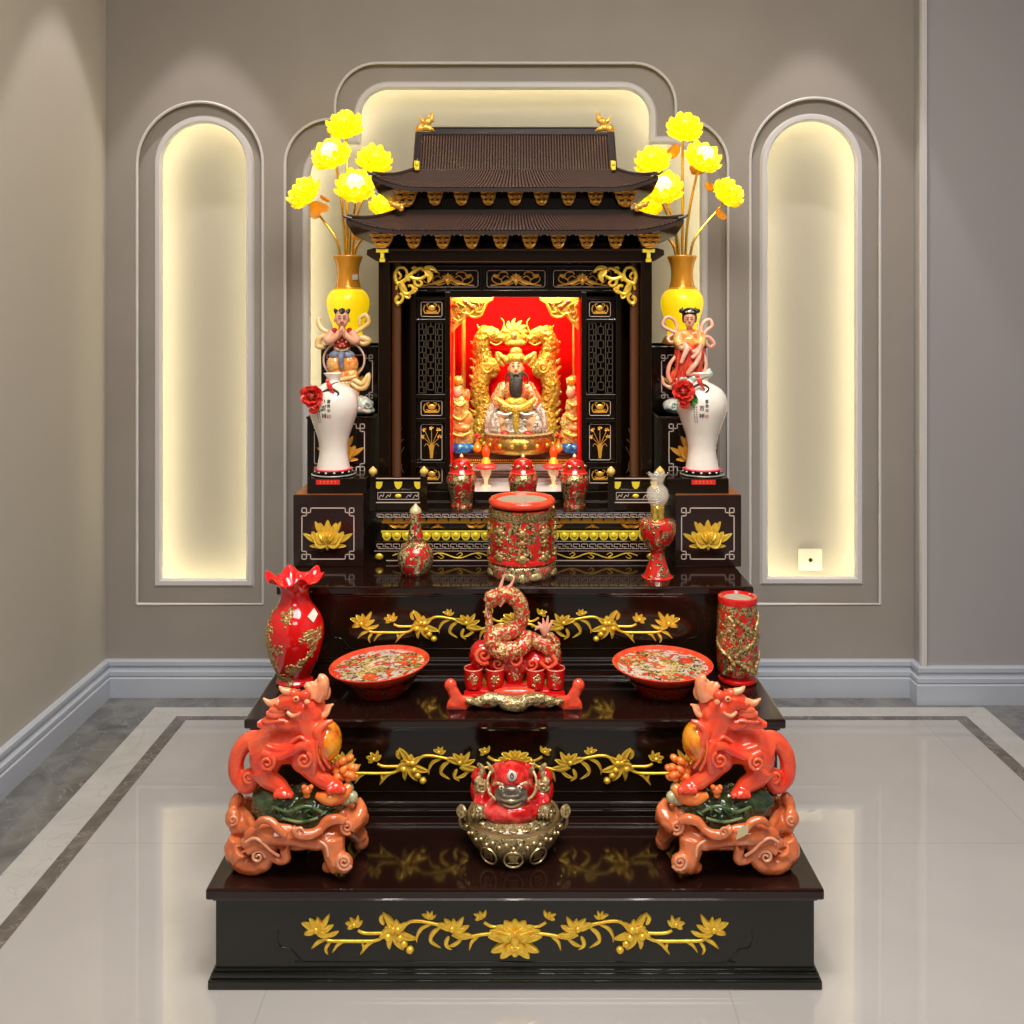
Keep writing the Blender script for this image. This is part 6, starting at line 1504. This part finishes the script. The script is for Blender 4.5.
m.t([(337,362,0),(336,376,-1),(340,388,-2),(346,398,-2)], [6,5.5,4.2,3.2]); m.t([(347,362,0),(352,376,-2),(356,390,-2),(354,404,-3)], [6,5.5,4.2,3]); m.e((353,406,-6),(4,6,2.6)); m.e((347,400,-5),(4,5,2.6))
bd = m.fuse('figure_body', 'skin', t, .0011, 2)
m = F()
for s_ in (-1,1):
    for k in range(4): m.t([(342+s_*(2.2+.2*k),334.5-.4*k,-14+k*1.5),(342+s_*1.4,330-.3*k,-14.6+k*1.4),(342+s_*.5,326.2+abs(k-1.2)*.8,-14+k*1.3)], [.9,.8,.55], n=3)
    m.t([(342+s_*2.4,335,-14.4),(342+s_*2.0,331.5,-16),(342+s_*.8,329.5,-16.2)], [.9,.8,.6], n=3)
m.build('fingers', 'skin', bd)
e1, l1 = F(), F(); face(e1, l1, F, 342, 319, -9.4); e1.build('eyes_and_brows', 'ink', bd); l1.build('mouth', 'seal_red', bd)
m = F(); m.e((342,310,-5),(3,3,2)); m.t([(340,309.5,-7),(342,313,-8.2),(344,309.5,-7)],[1.5,1.2,1.5]); m.t([(337.5,313,-3),(335.5,310.5,-2),(334.5,308.5,-2)],[2.6,2,.8]); m.t([(346.5,313,-3),(348.5,310.5,-2),(349.5,308.5,-2)],[2.6,2,.8]); m.build('hair_tuft', 'hair_black', bd)
m = F(); m.e((342,340,-1.5),(8.6,7.2,8.5)); m.e((342,345,-2),(8.2,7.2,5)); m.e((334.5,330.5,-1),(3.2,4,3)); m.e((349.5,330.5,-1),(3.2,4,3)); m.fuse('red_vest', 'vest_red', t, .0011, 1)
m = F(); 
for a, b_ in ((338,342),(342,340),(346,342),(340,346),(344,346)): m.e((a,b_,-9.3),(1,.7,1))
m.t([(335,348,-8),(342,351,-9.5),(349,348,-8)], .8); m.build('vest_embroidery', 'gold_cream', t)
m = F(); m.e((342,353.5,-1),(11,8.5,4.5)); m.e((335,355.5,-3),(6,6,4.5)); m.e((349,355.5,-3),(6,6,4.5)); m.t([(342,352,-9),(341,360,-10),(342,369,-9)], [3.4,3,1.4]); m.fuse('blue_sash', 'sash_blue', t, .0011, 1)
m = F(); m.e((335,364,-2),(8,8,10)); m.e((350,364,-2),(8.5,8,10)); m.e((338,376,-2),(8,7,8)); m.e((351,376,-3),(7.5,7,8)); m.e((344,384,-3),(9,6,6)); m.fuse('trousers', 'orange_cloth', t, .0012, 2, (120,.0012))
m = F(); m.auto = True; m.t([(328,332,2),(321,328,3),(318,320,4),(321,318,5)],[2,2.6,2,1]); m.t([(327,336,3),(320,338,4),(318,346,4),(325,347,2)],[2.4,3,3,2]); m.t([(356,332,2),(364,327,4),(369,322,5),(366,315,6),(360,318,6),(360,325,5)],[2,2.4,2.4,2.4,2,1.6]); m.t([(357,338,3),(364,338,4),(369,341,4),(364,344,3),(358,342,2)],[2.4,3,3,2.4,2])
m.t([(346,384,-6),(354,380,-6),(362,384,-5),(369,374,-4),(366,386,-4),(358,388,-5),(350,382,-6)],[2,2.6,3,2,3,2.6,2]); m.t([(341,380,-7),(348,378,-8),(356,376,-7)],[2,2.4,2])
m.each('gold_ribbon', 'ribbon_gold', t)
m = F(); pts = [(344+20.5*math.cos(2*PI*i/40),360+18.5*math.sin(2*PI*i/40),3) for i in range(41)]; m.t(pts, 1.1, n=0); m.build('hoop', 'pink_ring', t)

t = thing('fairy_statuette', 'statuette in red robe with looping pale pink ribbons right of the shrine', 'statuette', (wx(686,Yc),Yc,ZM))
F = lambda: Fig(686, Yc, ZM)
rocky(F, t, 680)
m = F(); m.e((689.5,319,-2),(6,6,8)); m.e((689.5,323.5,-4),(4.6,4.4,4.4)); m.e((689.5,321,-8.6),(1,1.2,1.1)); m.t([(689.5,326,0),(689.5,332,0)],[3,3.6]); m.e((689.5,338,0),(8,6,8))
m.t([(681,335,0),(677,343,-5),(682,348,-10),(687,346,-12)], [3.6,3.4,2.8,2]); m.t([(698,335,0),(702,343,-5),(698,350,-10),(692,352,-12)], [3.6,3.4,2.8,2]); m.t([(687,346,-12),(691,349,-13.5)],[2,1])
m.e((686,360,0),(8,6,14)); m.t([(684,372,0),(681,390,-1),(681,404,-2)],[6,5,3.4]); m.e((681,406,-4),(4,5,2.4))
bd = m.fuse('figure_body', 'skin', t, .0011, 2)
e1, l1 = F(), F(); face(e1, l1, F, 689.5, 320, -8.3, .85); e1.build('eyes_and_brows', 'ink', bd); l1.build('mouth', 'seal_red', bd)
m = F(); m.e((689.5,313,0),(7.6,7,5.5)); m.e((683.8,318,1),(1.8,3,5)); m.e((695.2,318,1),(1.8,3,5)); m.e((681.5,311,0),(2.8,2.6,2.4)); m.e((697.5,311,0),(2.8,2.6,2.4)); m.t([(682,310,0),(682.5,307,0)],[1.3,.5]); m.t([(696,310,0),(695,307,0)],[1.3,.5]); hr = m.fuse('hair', 'hair_black', bd, .0011, 1)
m = F(); m.e((689.5,311.5,-6.5),(3,1.6,1.4)); m.e((686,312,-6),(1,1,.8)); m.e((693,312,-6),(1,1,.8)); m.build('hairpin', 'silver', hr)
m = F(); m.e((684,335,-1),(8,6,6)); m.e((695,335,-1),(8,6,6)); m.e((689.5,341,-1.5),(9,7,7)); m.t([(680,334,-3),(678,341,-6),(681,346,-9)],[5,5,4.4]); m.t([(699,334,-3),(701,341,-6),(699,346,-9)],[5,5,4.4]); m.fuse('orange_cape', 'orange_cloth', t, .0011, 1)
m = F(); m.e((689,352,-2),(12.5,7.5,9)); m.e((679,354,-2),(5,6,12)); m.e((700,354,-2),(5.5,6,12)); m.e((688,366,-2),(13.5,8,14)); m.e((684,378,-2),(13,8,12)); m.e((676,378,-2),(7,6,9)); m.e((695,370,-2),(8,6,12))
for k in range(6): m.t([(679+5*k,350,-8),(677+4.4*k,368,-9.5),(672+5*k,384,-8)], 1.3)
m.fuse('red_robe', 'robe_red', t, .0011, 1)
m = F()
m.t([(683,343,-9),(687,348,-12),(684,356,-12),(681,363,-12)],[2.2,2.8,2.4,1.6]); m.t([(692,358,-12),(698,352,-12),(701,344,-10),(698,360,-11),(692,368,-12),(688,374,-11),(694,374,-10)],[2,2.2,2,2.6,2.6,2.2,1.6])
m.t([(676,342,-4),(670,342,-2),(668,338,0),(673,334,2),(677,328,3),(674,320,4),(668,317,4),(664,320,4),(663,326,3),(670,330,2),(677,333,0)],1.7); m.t([(702,336,0),(701,328,2),(705,321,3),(710,320,4),(712,326,3),(706,331,2),(704,336,0),(710,338,0),(714,344,0),(710,347,0),(705,343,-2)],1.9)
m.t([(676,356,-3),(670,364,-4),(668,374,-5),(671,382,-6),(676,385,-6)],[1.6,2,2.2,2,1.4]); m.t([(662,376,-2),(664,384,-3),(670,387,-4),(675,384,-5)],[1.2,1.6,1.8,1.4]); m.t([(703,352,-5),(706,362,-5),(705,370,-5),(700,376,-6)],[1.6,1.8,1.8,1.2])
m.build('pale_ribbon', 'ribbon_pink', t)
m = F(); m.e((698,378,-6),(12,7,5)); m.e((708,374,-5),(5,4,5)); m.e((690,382,-6),(6,6,5)); m.t([(708,372,-5),(710,368,-5)],[3,.6]); m.t([(676,380,-7),(684,378,-8),(694,380,-7)],[2,2.2,1.6]); m.fuse('white_cloud', 'cloud_pale', t, .0014, 2)

# ------------------------------------------------------------------ inside the shrine
ZI = wz(453,2.605)
# main deity throne with two dragon pillars
Yc = 2.685; S = Yc/FP; BYp = HY+(CZ-ZI)/S
t = thing('dragon_throne', 'golden throne screen with two dragon pillars behind the bearded deity', 'throne', (wx(515.5,Yc),Yc,ZI))
F = lambda: Fig(515.5, Yc, ZI)
for sg in (-1, 1):
    G = lambda: Fig(515.5, Yc, ZI, sg, 515.5)
    X = lambda x: 515.5-abs(x-515.5)  if False else x
    m = G()   # written for the right side, mirrored on the left
    rnd = random.Random(2)
    pts = [(549+2.5*math.sin(i*.9), 452-i*7.2, -1+1.5*math.cos(i*.9)) for i in range(15)]
    m.t(pts+[(550,342,-2),(546,334,-3),(540,333,-4),(533,336,-5)], [9]*15+[8,7.5,7,4.5], n=3)
    m.e((541,334,-4),(8,6,6)); m.t([(536,333,-5),(530,338,-6),(527,341,-6)],[5,3.4,1.6]); m.t([(537,339,-5),(532,342,-6)],[3,1.4]); m.e((546,330,-3),(6,5,5))
    for i in range(13): a = rnd.uniform(0,1); m.t([(555,448-i*8.5,-2),(560+2*a,443-i*8.5,-2)], [3.2,.8])
    for i in range(6): m.t([(550-i*3,330-abs(i-2)*-1,-3),(554-i*3.2,324+i*.8,-3)], [2.2,.5])
    m.e((541,368,-3),(10,5,11)); m.e((543,368,-8),(5,3,5))
    m.fuse('dragon_pillar', 'gold_statue', t, .0017, 2, (110,.0035))
    m = G(); m.auto = True; m.curl((543,367,-11), 6, 1.3, 1.5); m.t([(531,334,-7),(528,328,-7),(527,322,-7),(530,318,-7)],[1,.8,.7,.4]); m.t([(529,342,-7),(535,345,-8),(541,342,-8)],.8)
    for i in range(12): m.curl((548+2.5*math.sin(i*.9),446-i*8,-10), 2.6, .8, 1.1, i)
    m.each('dragon_scales', 'gold_glow', t)
m = F(); m.t([(486,345,0),(500,343,0),(515.5,345,0),(531,343,0),(545,345,0)], 2.4); m.t([(487,350,0),(515.5,350,0),(544,350,0)], 1.6); m.build('cross_rail', 'red_cloth', t)
m = F(); m.e((515.5,336,-1),(8,3.5,8)); m.e((515.5,343,-1),(12,4,4))
for k in range(-4,5): a = math.radians(90-k*26); L = 15+4*(1-abs(k)/4); m.t([(515.5+6*math.cos(a),336-6*math.sin(a),-1),(515.5+L*.7*math.cos(a+.2),336-L*.7*math.sin(a+.2),-1),(515.5+L*.85*math.cos(a),336-L*.95*math.sin(a),-1)], [3.6,2.6,.6], n=3)
m.fuse('flame_crown', 'gold_statue', t, .0015, 2)
m = F(); m.e((513.8,335.5,-5),(3,1.5,3.4)); m.build('crown_mirror', 'gold_dark', t)
m = F(); m.box(*[a for a in (-.068,.068,.004,.012,0,(BYp-352)*S)]); m.build('throne_back', 'red_cloth', t, smooth=False)

Yc = 2.635; S = Yc/FP; BYp = HY+(CZ-ZI)/S
pl = thing('gold_drum_base', 'round golden drum carrying the seated deity inside the shrine', 'pedestal', (wx(518.5,Yc),Yc,ZI))
zt_ = lambda y: max(0,(BYp-y)*S)
Hd = .056
m = MB(); m.lathe(smooth_prof([(25*S,0),(33*S,.004),(36*S,.022),(35*S,.040),(31*S,Hd-.004),(29*S,Hd)],4), seg=56); m.build('drum', 'gold_ribbed', pl)
m = MB()
for i in range(18): a = 2*PI*i/18; m.ell((35.8*S*math.cos(a),35.8*S*math.sin(a),.026),(.006,.004,.006),8,6)
m.build('drum_studs', 'gold_glow', pl)
m = MB(); m.lathe([(33.5*S,Hd-.008),(35*S,Hd-.002),(30*S,Hd+.0)], seg=48, ring=True)
for a in (-2.3,-1.1,-.3,3.4): m.tube([(34*S*math.cos(a+d_*.25),34*S*math.sin(a+d_*.25)-.002,Hd-.006-.018*math.cos(d_*1.5)) for d_ in (-1,-.5,0,.5,1)], .0018, 6, n=4)
m.build('drum_rim', 'gold_cream', pl)
Yd = 2.64; S = Yd/FP; ZD = ZI+Hd; BYp = HY+(CZ-ZD)/S
t = thing('bearded_deity', 'seated god figure with black beard, gold winged hat and white gold robe', 'statue', (wx(516.5,Yd),Yd,ZD))
F = lambda: Fig(516.5, Yd, ZD)
m = F(); m.e((516,367,-4),(7.2,6.5,8.5)); m.e((516,371,-7),(5.5,4,5)); m.e((509,369,-2),(1.6,2,3)); m.e((523,369,-2),(1.6,2,3)); m.e((516,369,-11),(1.4,1.6,2)); m.t([(516,375,0),(516,382,0)],4.5)
m.e((516,392,0),(13,9,13)); m.t([(504,386,0),(498,398,-4),(503,406,-9),(511,404,-12)],[6,5.5,4.6,3]); m.t([(528,386,0),(534,398,-4),(530,406,-9),(521,404,-12)],[6,5.5,4.6,3])
m.e((516,412,0),(18,13,12)); m.t([(508,412,-4),(502,420,-12),(504,432,-13)],[7,6.5,4.5]); m.t([(524,412,-4),(531,420,-12),(529,432,-13)],[7,6.5,4.5])
bd = m.fuse('figure_body', 'skin_gold', t, .0014, 2)
e1, l1 = F(), F(); face(e1, l1, F, 516, 367, -11, 1.1); e1.build('eyes_and_brows', 'ink', bd); l1.build('mouth', 'peony_red', bd)
m = F(); m.e((516,380,-10),(7.4,4,5.5)); m.e((511.5,376,-9),(2.6,2.6,4)); m.e((520.5,376,-9),(2.6,2.6,4)); m.t([(516,379,-11),(516,388,-13),(516,397,-14)],[6.6,6.8,5]); m.t([(513,375.5,-12.5),(516,374.5,-13),(519,375.5,-12.5)],1.1); m.t([(511,372,-9),(506,376,-8),(506,384,-9)],[1,1,.7]); m.t([(521,372,-9),(527,376,-8),(528,384,-9)],[1,1,.7]); m.fuse('beard', 'beard_dark', bd, .0012, 1)
m = F(); m.e((516,358,-3),(9.6,8,6)); m.e((516,352,-3),(6.5,6,5)); m.e((507,360,-5),(3.5,3,4)); m.e((525,360,-5),(3.5,3,4)); m.t([(509,360,-3),(502,357,-3),(497,353,-3),(499,361,-3),(504,366,-3)],[3,3,2,2.6,1.6]); m.t([(523,360,-3),(530,357,-3),(535,353,-3),(533,361,-3),(528,366,-3)],[3,3,2,2.6,1.6]); m.e((516,357,-9),(2.4,1.5,2.4)); m.fuse('winged_hat', 'gold_statue', bd, .0012, 1, (200,.0012))
m = F(); m.e((516,391,-2),(14.5,9.5,11)); m.e((504,388,-1),(6.5,7,7)); m.e((528,388,-1),(6.5,7,7)); m.t([(503,390,-3),(496,400,-6),(500,408,-9)],[6,6,5]); m.t([(529,390,-3),(536,400,-6),(532,408,-9)],[6,6,5]); m.fuse('upper_robe', 'robe_gold_red', t, .0014, 2)
m = F(); m.e((516,418,-2),(22,14,12)); m.e((500,424,-8),(12,10,14),(0,.25,0)); m.e((532,424,-8),(12,10,14),(0,-.25,0)); m.e((516,430,-6),(25,13,7)); m.t([(495,404,-6),(490,418,-8),(488,433,-8)],[5,5,4]); m.t([(537,404,-6),(542,418,-8),(544,433,-8)],[5,5,4]); m.fuse('lower_robe', 'robe_white', t, .0014, 2, (90,.002))
m = F(); m.t([(497,399,-11),(507,407,-15),(516,409,-16),(525,407,-15),(535,399,-11)],[2.2,5,6,5,2.2]); m.e((516,403,-14),(12,6,6.5)); m.t([(500,400,-12),(505,405,-15)],[1,2]); m.e((516,421,-19),(3.4,2,12)); m.fuse('gold_belt', 'gold_statue', t, .0012, 1, (200,.001))
m = F(); m.t([(498,413,-18),(506,415,-20),(513,412,-19)],1.4); m.t([(534,413,-18),(526,415,-20),(519,412,-19)],1.4); m.t([(496,408,-14),(490,420,-14),(489,433,-13)],1.0); m.t([(536,408,-14),(542,420,-14),(543,433,-13)],1.0); m.t([(501,424,-20),(508,420,-21),(511,428,-20)],.9); m.t([(531,424,-20),(524,420,-21),(521,428,-20)],.9); m.build('robe_trim', 'silver', t)
m = F(); m.e((505,434,-18),(5.5,7,3.6)); m.e((528,434,-18),(5.5,7,3.6)); m.build('boot', 'boot_red', t)
# two attendant gods, mostly hidden behind the door leaves
def attendant(cx, label, sg):
    Ya = 2.63; S = Ya/FP; B = HY+(CZ-ZI)/S; F = lambda: Fig(cx, Ya, ZI)
    t = thing('attendant_deity', label, 'statue', (wx(cx,Ya),Ya,ZI))
    m = F(); m.e((cx,437,0),(15,11,16)); m.e((cx,424,0),(14,10,15)); m.e((cx-sg*3,408,0),(12,9,14)); m.t([(cx-sg*4,380,6),(cx-sg*9,396,5),(cx-sg*12,412,3),(cx-sg*13,430,0)],[4,5,6,6]); m.e((cx-2,392,0),(6,6,8)); m.e((cx-2,382,2),(6,5,7)); bd = m.fuse('figure_body', 'robe_gold_yellow', t, .0016, 2, (90,.003))
    m = F(); m.e((cx-3,393,-4),(4.6,4,5.5)); m.build('face', 'skin', bd)
    m = F(); m.e((cx+4,400,2),(5.5,5,12),(0,.35,0)); m.e((cx+6,418,-3),(7,7,8)); m.e((cx+2,428,-8),(8,5,4)); m.fuse('orange_robe', 'orange_cloth', bd, .0016, 1)
    m = F(); m.auto = True; m.t([(cx-10,432,-11),(cx,436,-13),(cx+11,432,-11)],1.2); m.t([(cx-9,414,-9),(cx,420,-11),(cx+9,413,-9)],1.1); m.t([(cx-6,402,-8),(cx,406,-10),(cx+6,401,-7)],1.0); m.e((cx-2,381,-3),(4.5,3,4)); m.each('gold_trim', 'gold_glow', bd)
    m = MB(); m.lathe(smooth_prof([(12*S,0),(14*S,.002),(14.5*S,.016),(13*S,.024),(12*S,.026)],3), seg=40); b = m.build('blue_base', 'base_blue', t)
    m = MB()
    for k in range(12): a = 2*PI*k/12; m.ell((14.2*S*math.cos(a),14.2*S*math.sin(a),.016),(.005,.004,.0055),8,6)
    m.build('lotus_bead', 'teal_bead', b)
attendant(460, 'yellow robed attendant god on a blue base left of the golden drum', 1)
attendant(574, 'yellow robed attendant god on a blue base right of the golden drum', -1)
# little orange vases and the two candle stands
def small_vase(cx, label):
    Yv = 2.615; S = Yv/FP; t = thing('bud_vase', label, 'vase', (wx(cx,Yv),Yv,ZI), group='orange vases beside the golden drum')
    m = MB(); m.lathe(smooth_prof([(3.6*S,0),(4.6*S,.004),(5.2*S,.012),(3.4*S,.022),(1.8*S,.028),(2.0*S,.036),(2.6*S,.039)],3), seg=24); m.build('vase_body', 'orange_glaze', t)
    m = MB(); 
    for k in range(7): a = k*.9; m.ell((.006*math.cos(a),.006*math.sin(a),.042+.004*(k%3)),(.0045,.0045,.004),8,6)
    m.build('bead_flowers', 'peony_red', t)
small_vase(477.5, 'orange vase with beads left of the golden drum'); small_vase(558.5, 'orange vase with beads right of the golden drum')
def candle(cx, label):
    Yk = 2.545; zf_ = SZ+zf+.0008; S = Yk/FP; t = thing('candle_stand', label, 'candle stand', (wx(cx,Yk),Yk,zf_), group='red topped candle stands inside the shrine')
    H = lambda y: max(0, wz(y,Yk)-zf_)
    m = MB(); m.lathe([(5*S,0),(5*S,.003),(2*S,.006),(2*S,H(480)),(5*S,H(474)),(6*S,H(469))], seg=24); m.build('stem', 'candle_cream', t)
    m = MB(); m.lathe([(6*S,H(469)),(10.5*S,H(468)),(11*S,H(466)),(7*S,H(463)),(2.5*S,H(463))], seg=28); m.build('red_collar', 'peony_red', t)
    m = MB(); m.lathe([(5*S,H(463)),(4*S,H(460)),(2.4*S,H(457))], seg=20); m.build('gold_cone', 'gold_bright', t)
    m = MB(); m.lathe(smooth_prof([(2.6*S,H(457)),(4.0*S,H(453)),(3.2*S,H(449)),(0,H(444.5))],3), seg=20); m.build('electric_flame', 'flame_red', t)
candle(486, 'cream candle stand with red collar, left one inside the shrine'); candle(553.5, 'cream candle stand with red collar, right one inside the shrine')
